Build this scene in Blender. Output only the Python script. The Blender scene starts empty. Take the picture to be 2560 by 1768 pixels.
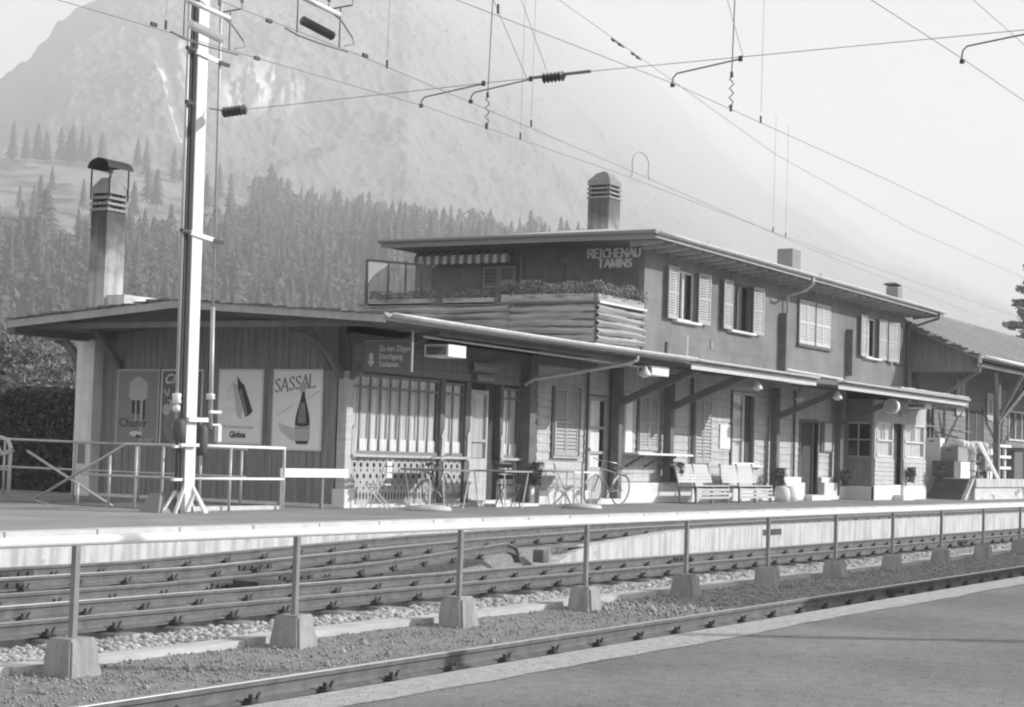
import bpy, bmesh, math, random
import numpy as np
from mathutils import Vector, Matrix
random.seed(7); RNG = np.random.default_rng(7)
S = bpy.context.scene
COL = S.collection
R = math.radians

# ------------------------------------------------------------------ camera
cam_d = bpy.data.cameras.new('camera'); cam = bpy.data.objects.new('camera', cam_d); COL.objects.link(cam)
cam_d.sensor_width = 36; cam_d.lens = 64.125; cam_d.clip_start = .1; cam_d.clip_end = 20000
rt = Vector((.497196, -.867107, .030366)); up = Vector((-.063003, -.001176, .998013)); fw = Vector((.865348, .498121, .055215))
M = Matrix((rt, up, -fw)).transposed().to_4x4(); M.translation = (0, 0, 1.05)
cam.matrix_world = M
S.camera = cam
cam_d.dof.use_dof = False

# ------------------------------------------------------------------ sky, sun, exposure
SUN_EL, SUN_AZ = 25.0, 36.0
W = bpy.data.worlds.new('World'); S.world = W; W.use_nodes = True
nt = W.node_tree; bg = nt.nodes['Background']
sky = nt.nodes.new('ShaderNodeTexSky'); sky.sky_type = 'NISHITA'; sky.sun_disc = False
sky.sun_elevation = R(SUN_EL); sky.sun_rotation = R(180 - SUN_AZ); sky.dust_density = 3.0; sky.air_density = 1.0
bw = nt.nodes.new('ShaderNodeRGBToBW')           # a black and white photograph: neutral light
nt.links.new(sky.outputs[0], bw.inputs[0]); nt.links.new(bw.outputs[0], bg.inputs[0])
bg.inputs[1].default_value = 0.080
sd = bpy.data.lights.new('sun', 'SUN'); sd.energy = 5.0; sd.angle = R(.6)
sun = bpy.data.objects.new('sun', sd); COL.objects.link(sun)
ddir = Vector((-math.sin(R(SUN_AZ)) * math.cos(R(SUN_EL)), math.cos(R(SUN_AZ)) * math.cos(R(SUN_EL)), -math.sin(R(SUN_EL))))
sun.rotation_euler = ddir.to_track_quat('-Z', 'Y').to_euler(); sun.location = (0, 0, 60)
S.view_settings.view_transform = 'Standard'; S.view_settings.look = 'None'
S.view_settings.gamma = 1; S.view_settings.use_curve_mapping = False
S.view_settings.exposure = 1.02
S.cycles.use_denoising = True
S.cycles.volume_bounces = 2
S.cycles.max_bounces = 8; S.cycles.transparent_max_bounces = 12
S.cycles.filter_width = 2.1
HAZE = 0.00066

# ------------------------------------------------------------------ helpers
WP = {}
class MB:
    def __init__(s): s.v = []; s.f = []
    def add(s, vs, fs):
        n = len(s.v); s.v += [tuple(p) for p in vs]; s.f += [tuple(i + n for i in f) for f in fs]; return s
    def box(s, x0, x1, y0, y1, z0, z1):
        return s.add([(x, y, z) for z in (z0, z1) for y in (y0, y1) for x in (x0, x1)],
                     [(0, 2, 3, 1), (4, 5, 7, 6), (0, 1, 5, 4), (2, 6, 7, 3), (0, 4, 6, 2), (1, 3, 7, 5)])
    def hexa(s, p):      # 8 points: bottom ring 4 (ccw), top ring 4
        return s.add(p, [(3, 2, 1, 0), (4, 5, 6, 7), (0, 1, 5, 4), (1, 2, 6, 5), (2, 3, 7, 6), (3, 0, 4, 7)])
    def bar(s, a, b, w, h, upv=(0, 0, 1)):
        a = Vector(a); b = Vector(b); d = (b - a).normalized(); u = Vector(upv)
        if abs(d.dot(u)) > .98: u = Vector((0, 1, 0))
        sd_ = d.cross(u).normalized(); u2 = sd_.cross(d).normalized()
        o = []
        for p in (a, b):
            for sx, su in ((-1, -1), (1, -1), (1, 1), (-1, 1)): o.append(p + sd_ * (w / 2 * sx) + u2 * (h / 2 * su))
        return s.add(o, [(3, 2, 1, 0), (4, 5, 6, 7), (0, 1, 5, 4), (1, 2, 6, 5), (2, 3, 7, 6), (3, 0, 4, 7)])
    def prism(s, pts, axis, a0, a1):
        n = len(pts)
        def P(p, a):
            return (a, p[0], p[1]) if axis == 'x' else ((p[0], a, p[1]) if axis == 'y' else (p[0], p[1], a))
        vs = [P(p, a0) for p in pts] + [P(p, a1) for p in pts]
        return s.add(vs, [tuple(range(n))[::-1], tuple(range(n, 2 * n))] + [(i, (i + 1) % n, n + (i + 1) % n, n + i) for i in range(n)])
    def tube(s, pts, r, n=6, caps=True):
        pts = [Vector(p) for p in pts]; rings = []
        rr = r if isinstance(r, (list, tuple)) else [r] * len(pts)
        t0 = (pts[1] - pts[0]).normalized(); ref = Vector((0, 0, 1)) if abs(t0.z) < .9 else Vector((1, 0, 0))
        for i, p in enumerate(pts):
            a = pts[max(i - 1, 0)]; b = pts[min(i + 1, len(pts) - 1)]; t = (b - a).normalized()
            u = t.cross(ref)
            if u.length < 1e-4: u = t.cross(Vector((0, 1, 0)))
            u.normalize(); w = u.cross(t).normalized()
            rings.append([p + (u * math.cos(2 * math.pi * k / n) + w * math.sin(2 * math.pi * k / n)) * rr[i] for k in range(n)])
        base = [q for ring in rings for q in ring]; fs = []
        for i in range(len(pts) - 1):
            for k in range(n):
                fs.append((i * n + k, i * n + (k + 1) % n, (i + 1) * n + (k + 1) % n, (i + 1) * n + k))
        if caps: fs += [tuple(range(n))[::-1], tuple(range((len(pts) - 1) * n, len(pts) * n))]
        return s.add(base, fs)
    def lathe(s, prof, c, n=16, axis='z'):
        c = Vector(c); vs = []
        for r, h in prof:
            for k in range(n):
                a = 2 * math.pi * k / n; x, y = r * math.cos(a), r * math.sin(a)
                q = Vector((x, y, h)) if axis == 'z' else (Vector((h, x, y)) if axis == 'x' else Vector((x, h, y)))
                vs.append(c + q)
        fs = [(i * n + k, i * n + (k + 1) % n, (i + 1) * n + (k + 1) % n, (i + 1) * n + k) for i in range(len(prof) - 1) for k in range(n)]
        fs += [tuple(range(n))[::-1], tuple(range((len(prof) - 1) * n, len(prof) * n))]
        return s.add(vs, fs)
    def mesh(s, name, off=(0, 0, 0)):
        me = bpy.data.meshes.new(name); ox, oy, oz = off
        me.from_pydata([(x - ox, y - oy, z - oz) for x, y, z in s.v], [], s.f); me.update()
        bm = bmesh.new(); bm.from_mesh(me); bmesh.ops.recalc_face_normals(bm, faces=bm.faces); bm.to_mesh(me); bm.free()
        return me
    def build(s, name, m, parent=None, smooth=False, **props):
        off = WP[parent.name] if parent else Vector((0, 0, 0))
        if parent is None:      # origin at the base of the thing
            xs = [p[0] for p in s.v]; ys = [p[1] for p in s.v]; zs = [p[2] for p in s.v]
            loc = Vector(((min(xs) + max(xs)) / 2, (min(ys) + max(ys)) / 2, min(zs)))
        else: loc = off.copy()
        me = s.mesh(name, loc)
        if smooth: me.polygons.foreach_set('use_smooth', [True] * len(me.polygons))
        return link(name, me, m, parent, loc if parent is None else (0, 0, 0), **props)
def link(name, data, m, parent=None, loc=(0, 0, 0), **props):
    o = bpy.data.objects.new(name, data)
    if m is not None and data is not None:
        if not data.materials: data.materials.append(m)
    COL.objects.link(o); o.location = loc
    if parent: o.parent = parent; WP[o.name] = WP[parent.name] + Vector(loc)
    else: WP[o.name] = Vector(loc)
    for k, v in props.items(): o[k] = v
    return o
def thing(name, label, cat, loc, group=None):
    o = bpy.data.objects.new(name, None); COL.objects.link(o); o.location = loc; o.empty_display_size = .2
    o['label'] = label; o['category'] = cat
    if group: o['group'] = group
    WP[o.name] = Vector(loc); return o
def dup(o, loc=None, label=None, rotz=None):
    c = o.copy(); COL.objects.link(c); WP[c.name] = Vector(loc if loc is not None else o.location)
    if loc is not None: c.location = loc
    if rotz is not None: c.rotation_euler[2] = rotz
    if label: c['label'] = label
    for ch in list(o.children):
        d = ch.copy(); COL.objects.link(d); d.parent = c; WP[d.name] = WP[c.name] + ch.location
        for g in list(ch.children):
            e = g.copy(); COL.objects.link(e); e.parent = d
    return c
def piece(name, me, parent, loc, scale=None, rot=None, **props):     # a piece sharing its mesh; loc in world
    o = bpy.data.objects.new(name, me); COL.objects.link(o); o.parent = parent
    o.location = Vector(loc) - WP[parent.name]
    if scale: o.scale = scale
    if rot: o.rotation_euler = rot
    WP[o.name] = Vector(loc)
    for k, v in props.items(): o[k] = v
    return o
def bev(o, w, seg=2):
    b = o.modifiers.new('bevel', 'BEVEL'); b.width = w; b.segments = seg; b.limit_method = 'ANGLE'; b.angle_limit = R(40); return o
def unit_mesh(name, m, mb):
    me = mb.mesh(name); me.materials.append(m); return me

# ------------------------------------------------------------------ materials: neutral greys
MATS = {}
def mat(name, v, rough=.85, var=.15, scale=6.0, stretch=(1, 1, 1), bump=0.0, bscale=None, metal=0.0, spec=.3, streak=0.0, spots=None, big=0.0):
    if name in MATS: return MATS[name]
    m = bpy.data.materials.new(name); m.use_nodes = True; n = m.node_tree; P = n.nodes['Principled BSDF']
    P.inputs['Roughness'].default_value = rough; P.inputs['Metallic'].default_value = metal
    P.inputs['Specular IOR Level'].default_value = spec
    geo = n.nodes.new('ShaderNodeNewGeometry'); mp = n.nodes.new('ShaderNodeMapping'); mp.inputs['Scale'].default_value = stretch
    n.links.new(geo.outputs['Position'], mp.inputs['Vector'])
    nz = n.nodes.new('ShaderNodeTexNoise'); nz.inputs['Scale'].default_value = scale; nz.inputs['Detail'].default_value = 8; nz.inputs['Roughness'].default_value = .65
    n.links.new(mp.outputs[0], nz.inputs['Vector'])
    mr = n.nodes.new('ShaderNodeMapRange'); mr.inputs['From Min'].default_value = .3; mr.inputs['From Max'].default_value = .7
    mr.inputs['To Min'].default_value = v * (1 - var); mr.inputs['To Max'].default_value = v * (1 + var)
    n.links.new(nz.outputs['Fac'], mr.inputs['Value']); out = mr.outputs[0]
    def mul(a, lo, hi, fmin, fmax, sc, st):
        q = n.nodes.new('ShaderNodeTexNoise'); q.inputs['Scale'].default_value = sc; q.inputs['Detail'].default_value = 5
        mm = n.nodes.new('ShaderNodeMapping'); mm.inputs['Scale'].default_value = st; n.links.new(geo.outputs['Position'], mm.inputs['Vector']); n.links.new(mm.outputs[0], q.inputs['Vector'])
        r_ = n.nodes.new('ShaderNodeMapRange'); r_.inputs['From Min'].default_value = fmin; r_.inputs['From Max'].default_value = fmax
        r_.inputs['To Min'].default_value = lo; r_.inputs['To Max'].default_value = hi; n.links.new(q.outputs['Fac'], r_.inputs['Value'])
        x = n.nodes.new('ShaderNodeMath'); x.operation = 'MULTIPLY'; n.links.new(a, x.inputs[0]); n.links.new(r_.outputs[0], x.inputs[1]); return x.outputs[0]
    if streak: out = mul(out, 1 - streak, 1.0, .38, .55, 3.2, (2.6, 2.6, .22))
    if big: out = mul(out, 1 - big, 1 + big * .4, .35, .65, .55, (1, 1, 1))
    if spots: out = mul(out, 1 - spots[0], 1.0, spots[1], spots[1] + .06, spots[2], (1, 1, 1))
    n.links.new(out, P.inputs['Base Color'])
    if bump:
        b = n.nodes.new('ShaderNodeBump'); b.inputs['Strength'].default_value = bump; b.inputs['Distance'].default_value = .02
        nb = n.nodes.new('ShaderNodeTexNoise'); nb.inputs['Scale'].default_value = bscale or scale * 3; nb.inputs['Detail'].default_value = 6
        n.links.new(mp.outputs[0], nb.inputs['Vector']); n.links.new(nb.outputs['Fac'], b.inputs['Height']); n.links.new(b.outputs[0], P.inputs['Normal'])
    MATS[name] = m; return m
def glassmat(name, v, tr=.75):
    m = bpy.data.materials.new(name); m.use_nodes = True; n = m.node_tree; n.nodes.clear()
    o = n.nodes.new('ShaderNodeOutputMaterial'); t = n.nodes.new('ShaderNodeBsdfTransparent'); t.inputs[0].default_value = (v, v, v, 1)
    g = n.nodes.new('ShaderNodeBsdfGlossy'); g.inputs['Roughness'].default_value = .06
    g.inputs[0].default_value = (.9, .9, .9, 1); fr = n.nodes.new('ShaderNodeFresnel'); fr.inputs[0].default_value = 1.5
    mx = n.nodes.new('ShaderNodeMixShader'); gg = n.nodes.new('ShaderNodeNewGeometry'); iv = n.nodes.new('ShaderNodeMath'); iv.operation = 'SUBTRACT'; iv.inputs[0].default_value = 1; n.links.new(gg.outputs['Backfacing'], iv.inputs[1]); ml = n.nodes.new('ShaderNodeMath'); ml.operation = 'MULTIPLY'; n.links.new(fr.outputs[0], ml.inputs[0]); n.links.new(iv.outputs[0], ml.inputs[1]); n.links.new(ml.outputs[0], mx.inputs[0]); n.links.new(t.outputs[0], mx.inputs[1]); n.links.new(g.outputs[0], mx.inputs[2])
    n.links.new(mx.outputs[0], o.inputs[0]); return m
m_asph = mat('asphalt', .24, .9, .15, 26, (.7, 1, 1), bump=.6, bscale=90, big=.22, streak=.12, spots=(.22, .34, 9))
m_asph_h = mat('asphalt_house', .30, .9, .16, 1.2, (.35, 1, 1), bump=.2, bscale=50, big=.15)
m_sand = mat('pale_edge_gravel', .42, .95, .25, 14, bump=.5, bscale=70)
m_gravel = mat('fine_gravel', .27, .95, .45, 22, bump=.9, bscale=60, big=.12)
m_ballast = mat('ballast_bed', .22, .95, .5, 14, bump=1.0, bscale=30)
m_stone = mat('ballast_stone', .42, .85, .6, 13, bump=.3)
m_grit = mat('grit_stone', .31, .9, .4, 9)
m_grass = mat('valley_ground', .13, .95, .3, .05, big=.2)
m_conc = mat('concrete_footing', .36, .9, .14, 5, bump=.35, bscale=60, streak=.22)
m_whiteconc = mat('limewashed_concrete', .60, .85, .12, 2.2, bump=.25, bscale=25, streak=.28, spots=(.25, .30, 4))
m_cope = mat('coping_stone', .60, .85, .14, 3, bump=.2, bscale=30)
m_post = mat('weathered_post_steel', .24, .6, .15, 8, metal=.1)
m_raildull = mat('dull_rail_head', .27, .55, .15, 3, (.3, 1, 1), spec=.4)  # same steel without glint; duller reflection put into the colour
m_hood = mat('soot_black_sheet', .03, .7, .1, 6)
m_railtop = mat('polished_rail_steel', .55, .28, .12, 2, (.3, 1, 1), metal=.85)
m_rail = mat('rusty_rail_side', .15, .75, .25, 8, (.6, 1, 2), spec=.4, streak=.2)
m_clip = mat('dark_rail_fastening', .075, .7, .3, 10)
m_inkm2 = mat('grey_marker', .16, .9, .2, 6)
m_sleeper = mat('steel_sleeper', .28, .8, .3, 6, bump=.2)
m_edging = mat('weathered_edging', .50, .9, .2, 4, (.4, 2, 2), bump=.3)
m_galv = mat('galvanised_tube', .50, .45, .1, 10, metal=.2, spec=.5)
m_whitepaint = mat('white_paint', .92, .5, .04, 3)
m_mast = mat('pale_mast_paint', .78, .55, .05, 2, streak=.08)
m_wire = mat('wire_metal', .22, .5, .1, 5, metal=.3)
m_insul = mat('brown_porcelain', .07, .25, .15, 10, spec=.7)
m_whiteins = mat('white_porcelain', .8, .25, .03, 10, spec=.7)
m_wood = mat('dark_stained_boards', .27, .8, .25, 3, (5, 5, .4), bump=.3, bscale=12)
m_wood2 = mat('dark_timber', .165, .8, .25, 3, (1, 1, 1), bump=.2)
m_clad = mat('pale_weatherboard', .54, .8, .16, 3, (.5, 1, 7), bump=.25, streak=.16)
m_stucco = mat('upper_render', .22, .9, .10, 2.2, bump=.25, bscale=40, streak=.05, big=.22)
m_plinth = mat('white_plinth', .72, .85, .08, 2, bump=.15)
m_pillar = mat('grey_pillar_render', .80, .9, .10, 3, bump=.2, streak=.12)
m_shut = mat('pale_shutter', .44, .7, .10, 4)
m_shutw = mat('white_shutter', .58, .7, .06, 4)
m_frame = mat('white_window_frame', .72, .6, .05, 5)
m_dframe = mat('dark_window_frame', .14, .6, .1, 5)
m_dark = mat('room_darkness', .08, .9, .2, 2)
m_curt = mat('pale_net_curtain', .70, .95, .28, 7, (2.5, 2.5, .12))
m_curtw = mat('white_cafe_curtain', .93, .95, .05, 7, (2.5, 2.5, .3))
m_zinc = mat('zinc_gutter', .58, .5, .10, 4, metal=.1, spec=.5, streak=.08)
m_roofm = mat('pale_roof_sheet', .62, .7, .10, 1.2, big=.08)
m_tile = mat('clay_roof_tile', .23, .85, .25, 6, bump=.3, big=.12)
m_fascia = mat('fascia_board', .42, .8, .15, 3, (1, 1, 1), streak=.1)
m_log = mat('weathered_log_slab', .38, .85, .42, 2.5, (.4, .4, 5), bump=.6, bscale=9)
m_chim = mat('sooty_chimney_render', .48, .9, .12, 1.6, bump=.2, streak=.3)
def soot(m, z0, z1, lo):      # soot stain running down from the flue openings
    n = m.node_tree; P = n.nodes['Principled BSDF']; src = P.inputs['Base Color'].links[0].from_socket; g = n.nodes.new('ShaderNodeNewGeometry'); sx = n.nodes.new('ShaderNodeSeparateXYZ'); n.links.new(g.outputs['Position'], sx.inputs[0])
    nz = n.nodes.new('ShaderNodeTexNoise'); nz.inputs['Scale'].default_value = 3.5; nz.inputs['Detail'].default_value = 5; ad = n.nodes.new('ShaderNodeMath'); ad.operation = 'MULTIPLY_ADD'; ad.inputs[1].default_value = -1.3; n.links.new(g.outputs['Position'], nz.inputs['Vector']); n.links.new(nz.outputs['Fac'], ad.inputs[0]); n.links.new(sx.outputs[2], ad.inputs[2])
    r_ = n.nodes.new('ShaderNodeMapRange'); r_.interpolation_type = 'SMOOTHSTEP'; r_.inputs['From Min'].default_value = z0 - .65; r_.inputs['From Max'].default_value = z1 - .65; r_.inputs['To Min'].default_value = 1; r_.inputs['To Max'].default_value = lo; n.links.new(ad.outputs[0], r_.inputs['Value'])
    x = n.nodes.new('ShaderNodeMath'); x.operation = 'MULTIPLY'; n.links.new(src, x.inputs[0]); n.links.new(r_.outputs[0], x.inputs[1]); n.links.new(x.outputs[0], P.inputs['Base Color'])
soot(m_chim, 3.8, 5.5, .2)
m_chim2 = mat('sooty_upper_chimney', .5, .9, .12, 1.6, bump=.2, streak=.3); soot(m_chim2, 6.3, 7.5, .28)
m_chimcap = mat('chimney_slab', .26, .9, .2, 5)
m_iron = mat('dark_iron', .09, .6, .15, 6, spec=.4)
m_leaf = mat('leaf', .17, .8, .5, 3, spec=.2)
m_hedge = mat('hedge_leaf', .10, .8, .5, 5, spec=.15)
m_flower = mat('pale_blossom', .42, .8, .4, 6)
m_conifer = mat('conifer_needles', .09, .9, .3, .08, spec=.1)
m_decid = mat('broad_leaf_crown', .12, .9, .5, .12, spec=.1)
m_bark = mat('bark', .10, .9, .3, 4)
m_poster_w = mat('poster_paper', .92, .6, .03, 4)
m_poster_g = mat('grey_poster_print', .27, .6, .06, 4)
m_poster_d = mat('dark_poster_print', .17, .6, .08, 4)
m_inkd = mat('dark_ink', .06, .6, .05, 5)
m_inkm = mat('mid_ink', .24, .6, .1, 5)
m_inkg = mat('light_ink', .50, .6, .06, 5)
m_inkw = mat('white_ink', .72, .6, .04, 5)
m_signd = mat('dark_sign_enamel', .11, .4, .05, 5, spec=.5)
m_crate = mat('cardboard_box', .34, .85, .06, 4)
m_crated = mat('dark_box', .15, .85, .1, 4)
m_white = mat('white_goods', .80, .6, .03, 4)
m_bench = mat('white_bench_slat', .58, .7, .06, 6)
m_step = mat('shaded_steps', .16, .9, .2, 5)  # dark tone puts the shade of risers and stair opening into colour
m_awn_l = mat('awning_pale_stripe', .62, .9, .06, 6); m_awn_d = mat('awning_dark_stripe', .20, .9, .06, 6)
m_glass = glassmat('window_glass', .96); m_glassd = glassmat('wind_screen_glass', .9)

def fbm(x, y, oct=5, seed=1, lac=2.0, gain=.5):
    tot = np.zeros_like(x, dtype=float); amp = 1.0; nrm = 0
    for o in range(oct):
        rg = np.random.default_rng(seed * 31 + o); L = rg.random((257, 257))
        xi = np.floor(x).astype(int); yi = np.floor(y).astype(int); fx = x - xi; fy = y - yi
        fx = fx * fx * (3 - 2 * fx); fy = fy * fy * (3 - 2 * fy)
        a = L[xi % 256, yi % 256]; b = L[(xi + 1) % 256, yi % 256]; c = L[xi % 256, (yi + 1) % 256]; d = L[(xi + 1) % 256, (yi + 1) % 256]
        tot += amp * ((a * (1 - fx) + b * fx) * (1 - fy) + (c * (1 - fx) + d * fx) * fy); nrm += amp
        x = x * lac + 13.7; y = y * lac + 7.3; amp *= gain
    return tot / nrm
def arr_mesh(name, V, F, m, smooth=False):
    V = np.asarray(V, np.float32); F = np.asarray(F, np.int32); k = F.shape[1]
    me = bpy.data.meshes.new(name); me.vertices.add(len(V)); me.vertices.foreach_set('co', V.ravel())
    me.loops.add(F.size); me.loops.foreach_set('vertex_index', F.ravel())
    me.polygons.add(len(F)); me.polygons.foreach_set('loop_start', np.arange(0, F.size, k, dtype=np.int32))
    if smooth: me.polygons.foreach_set('use_smooth', np.ones(len(F), bool))
    me.update(calc_edges=True); me.validate(); me.materials.append(m); return me
def grid_faces(nu, nv):
    i = np.arange(nu - 1)[:, None] * nv + np.arange(nv - 1)[None, :]
    return np.stack([i, i + nv, i + nv + 1, i + 1], -1).reshape(-1, 4)

# ------------------------------------------------------------------ the ground, tracks' beds and platforms
XL, XR = -25, 170
gm = MB(); gm.add([(-5600, -5600, -.72), (5600, -5600, -.72), (5600, 5600, -.72), (-5600, 5600, -.72)], [(0, 1, 2, 3)])
gm.build('ground', m_grass, kind='structure')
HEADZ = lambda x: float(np.interp(x, [16, 18.8, 22, 27, 38], [-.30, -.22, -.14, -.08, -.04]))
def sheet(name, x0, x1, nx, y0, y1, ny, zf, m, amp, fs, seed):
    xs = np.linspace(x0, x1, nx); ys = np.linspace(y0, y1, ny); X, Y = np.meshgrid(xs, ys, indexing='ij')
    Z = zf(X, Y) + amp * (fbm(X * fs, Y * fs, 4, seed) - .5) * 2
    me = arr_mesh(name, np.stack([X, Y, Z], -1).reshape(-1, 3), grid_faces(nx, ny), m, True)
    return link(name, me, None, kind='structure')
def za(X, Y):
    return -.505 + .0 * X
sheet('gravel_path', 3, 44, 760, 5.5, 9.02, 66, lambda X, Y: -.515 + .0 * X, m_gravel, .016, 6, 3)
sheet('gravel_path', 44, XR, 120, 5.5, 9.02, 6, lambda X, Y: -.515 + .0 * X, m_gravel, .0, 6, 3)
sheet('track_bed', 3, 50, 520, 9.0, 13.0, 50, lambda X, Y: -.545 - .075 * np.clip((Y - 9.85) / .15, 0, 1), m_ballast, .022, 7, 5)
sheet('track_bed', 50, XR, 120, 9.0, 13.0, 6, lambda X, Y: -.545 + .0 * X, m_ballast, .0, 7, 5)
hz = np.vectorize(HEADZ)
sheet('track_bed', 3, 50, 400, 12.55, 15.15, 30, lambda X, Y: np.where(X < 23.6, np.minimum(hz(X) - .165, -.60 + (Y - 12.55) * 1.1), hz(X) - .165), m_gravel, .015, 7, 6)
sheet('track_bed', 50, XR, 60, 12.55, 15.15, 6, lambda X, Y: hz(X) - .165, m_gravel, .0, 7, 6)
b = MB(); b.box(XL, 3.0, 5.5, 15.15, -.7, -.52); b.build('track_bed', m_ballast, kind='structure')
# near platform (the photographer's): asphalt with a pale gravel edge
pf = MB(); pf.box(XL, XR, -14, 5.48, -.71, -.204); pf.build('near_platform', m_asph, kind='structure')
xs = np.arange(3, 90, .25); low = 5.12 + .045 * (fbm(xs * .8, xs * 0 + 3, 4, 9) - .5) * 2 + .012 * np.sin(xs * 7)
st = MB()
for i in range(len(xs) - 1):
    st.add([(xs[i], low[i], -.2), (xs[i + 1], low[i + 1], -.2), (xs[i + 1], 5.5, -.2), (xs[i], 5.5, -.2)], [(0, 1, 2, 3)])
st.add([(3, 5.5, -.2), (90, 5.5, -.2), (90, 5.5, -.7), (3, 5.5, -.7)], [(3, 2, 1, 0)])
st.build('platform_edge_strip', m_sand, kind='structure')
# house platform
hp = MB(); hp.box(XL, XR, 15.42, 40, -.7, 0); house_platform = hp.build('house_platform', m_asph_h, kind='structure')
hb = MB(); hb.box(XL, XR, 15.18, 15.42, -.7, -.062); hb.build('platform_wall', m_whiteconc, house_platform)
cs = unit_mesh('edge_stone', m_cope, MB().hexa([(0, 15.11, -.06), (1.475, 15.11, -.06), (1.475, 15.415, -.06), (0, 15.415, -.06), (.008, 15.12, .005), (1.467, 15.12, .005), (1.467, 15.415, .005), (.008, 15.415, .005)]))
x = -3.0; k = 0
while x < 75:
    piece('edge_stone', cs, house_platform, (x, 0, random.uniform(-.003, .003)), (1, 1, 1)); x += 1.5
rest = MB(); rest.box(75.2, XR, 15.11, 15.415, -.06, .005).box(XL, -3.02, 15.11, 15.415, -.06, .005); rest.build('edge_stones_beyond', m_cope, house_platform, kind='stuff')
# retaining wall between the two track levels
rw = MB(); wx = [23.2, 23.6, 24.3, 25.8, 27.4, 30, 170]; wt = [-.50, -.36, -.265, -.19, -.115, -.10, -.10]
n = len(wx)
vs = [(wx[i], 12.5, -.7) for i in range(n)] + [(wx[i], 12.5, wt[i]) for i in range(n)] + [(wx[i], 12.72, wt[i]) for i in range(n)] + [(wx[i], 12.72, -.7) for i in range(n)]
fs = []
for i in range(n - 1):
    for r_ in range(3): fs.append((r_ * n + i, r_ * n + i + 1, (r_ + 1) * n + i + 1, (r_ + 1) * n + i))
fs.append((0, n, 2 * n, 3 * n)); rw.add(vs, fs)
rwo = rw.build('retaining_wall', m_whiteconc, label='low whitewashed retaining wall between the house track and the middle track', category='wall')
nb = MB(); nb.box(31.0, 31.9, 12.496, 12.515, -.28, -.17); nb.build('drain_opening', m_dark, rwo)

# ------------------------------------------------------------------ rails
RP = [(-.055, 0), (.055, 0), (.055, .012), (.012, .026), (.008, .045), (.009, .088), (.028, .098), (.029, .122), (.022, .128), (-.022, .128), (-.029, .122), (-.028, .098), (-.009, .088), (-.008, .045), (-.012, .026), (-.055, .012)]
RTOP = [(-.0285, .118), (-.0225, .1295), (.0225, .1295), (.0285, .118)]
def rail(path, parent, dull=False):
    for prof, nm, m in ((RP, 'rail', m_rail), (RTOP, 'rail_head', m_raildull if dull else m_railtop)):
        b = MB(); n = len(prof); vs = []
        for (x, y, z) in path:
            for (py, pz) in prof: vs.append((x, y + py, z - .128 + pz))
        fs = []
        for i in range(len(path) - 1):
            for k in range(n if nm == 'rail' else n - 1): fs.append((i * n + k, (i + 1) * n + k, (i + 1) * n + (k + 1) % n, i * n + (k + 1) % n))
        if nm == 'rail': fs += [tuple(range(n)), tuple(range((len(path) - 1) * n, len(path) * n))[::-1]]
        b.add(vs, fs); o = b.build(nm, m, parent if nm == 'rail' else last)
        last = o
    return o
# rail fastening: a clip plate with a bolt and nut standing up
def clip_mesh():
    b = MB(); b.box(-.055, .055, -.135, -.03, .0, .022); b.box(-.03, .03, -.10, -.045, .02, .045)
    b.tube([(0, -.075, .02), (0, -.075, .075)], .017, 6); b.tube([(.06, -.07, .0), (.085, -.075, .06), (.11, -.075, .075)], .014, 5)
    return b
CLIP = unit_mesh('rail_clip', m_clip, clip_mesh())
for v_ in CLIP.vertices: v_.co.x *= .78; v_.co.z *= .85
# trough sleeper 1.9 m long with rounded, drooping ends
def sleeper_mesh(L=1.9, w=.24, h=.07):
    b = MB(); prof = []; ys = [-L/2, -L/2 + .04, -L/2 + .16, L/2 - .16, L/2 - .04, L/2]; hs = [-.05, -.02, 0, 0, -.02, -.05]; ws = [.62, .85, 1, 1, .85, .62]
    vs = []
    for y, hh, ww in zip(ys, hs, ws):
        vs += [(-w/2*ww, y, -h-.02), (-w/2*ww*.9, y, hh-.012), (-w*.3*ww, y, hh), (w*.3*ww, y, hh), (w/2*ww*.9, y, hh-.012), (w/2*ww, y, -h-.02)]
    fs = []
    for i in range(len(ys) - 1):
        for k in range(5): fs.append((i*6+k, (i+1)*6+k, (i+1)*6+k+1, i*6+k+1))
    fs += [(0, 1, 2, 3, 4, 5), tuple(range(30, 36))[::-1]]
    return b.add(vs, fs)
SLEEP = unit_mesh('sleeper', m_sleeper, sleeper_mesh())
SLEEPL = unit_mesh('sleeper', m_sleeper, sleeper_mesh(2.3, .26))
# near track: its outer rail half hidden by the platform edge
t1 = thing('railway_track', 'nearest railway track along the foot of the asphalt platform', 'railway track', (10, 6.3, -.5))
rail([(-20, 6.8, -.35), (XR, 6.8, -.35)], t1); rail([(-20, 5.76, -.37), (XR, 5.76, -.37)], t1, True)
x = 4.2
while x < 60:
    piece('sleeper', SLEEP, t1, (x, 6.3, -.497));
    if x < 40: piece('rail_clip', CLIP, t1, (x, 6.795, -.478)); 
    if x < 24: piece('rail_clip', CLIP, t1, (x, 6.805, -.478), rot=(0, 0, R(180)))
    x += .75
t2 = thing('railway_track', 'middle railway track between the pale stones and the retaining wall', 'railway track', (20, 10.8, -.5))
rail([(-20, 10.3, -.35), (XR, 10.3, -.35)], t2, True); rail([(-20, 11.32, -.35), (XR, 11.32, -.35)], t2)
x = 4.55
k = 0
while x < 78:
    piece('sleeper', SLEEPL if k % 9 == 4 else SLEEP, t2, (x, 10.72 + random.uniform(-.03, .03), -.490), rot=(0, 0, random.uniform(-.01, .01)))
    if x < 62: piece('rail_clip', CLIP, t2, (x, 10.295, -.478))
    if x < 56: piece('rail_clip', CLIP, t2, (x, 11.315, -.478))
    x += .76; k += 1
t3 = thing('railway_track', 'house track directly below the station platform edge', 'railway track', (20, 13.7, -.45))
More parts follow.
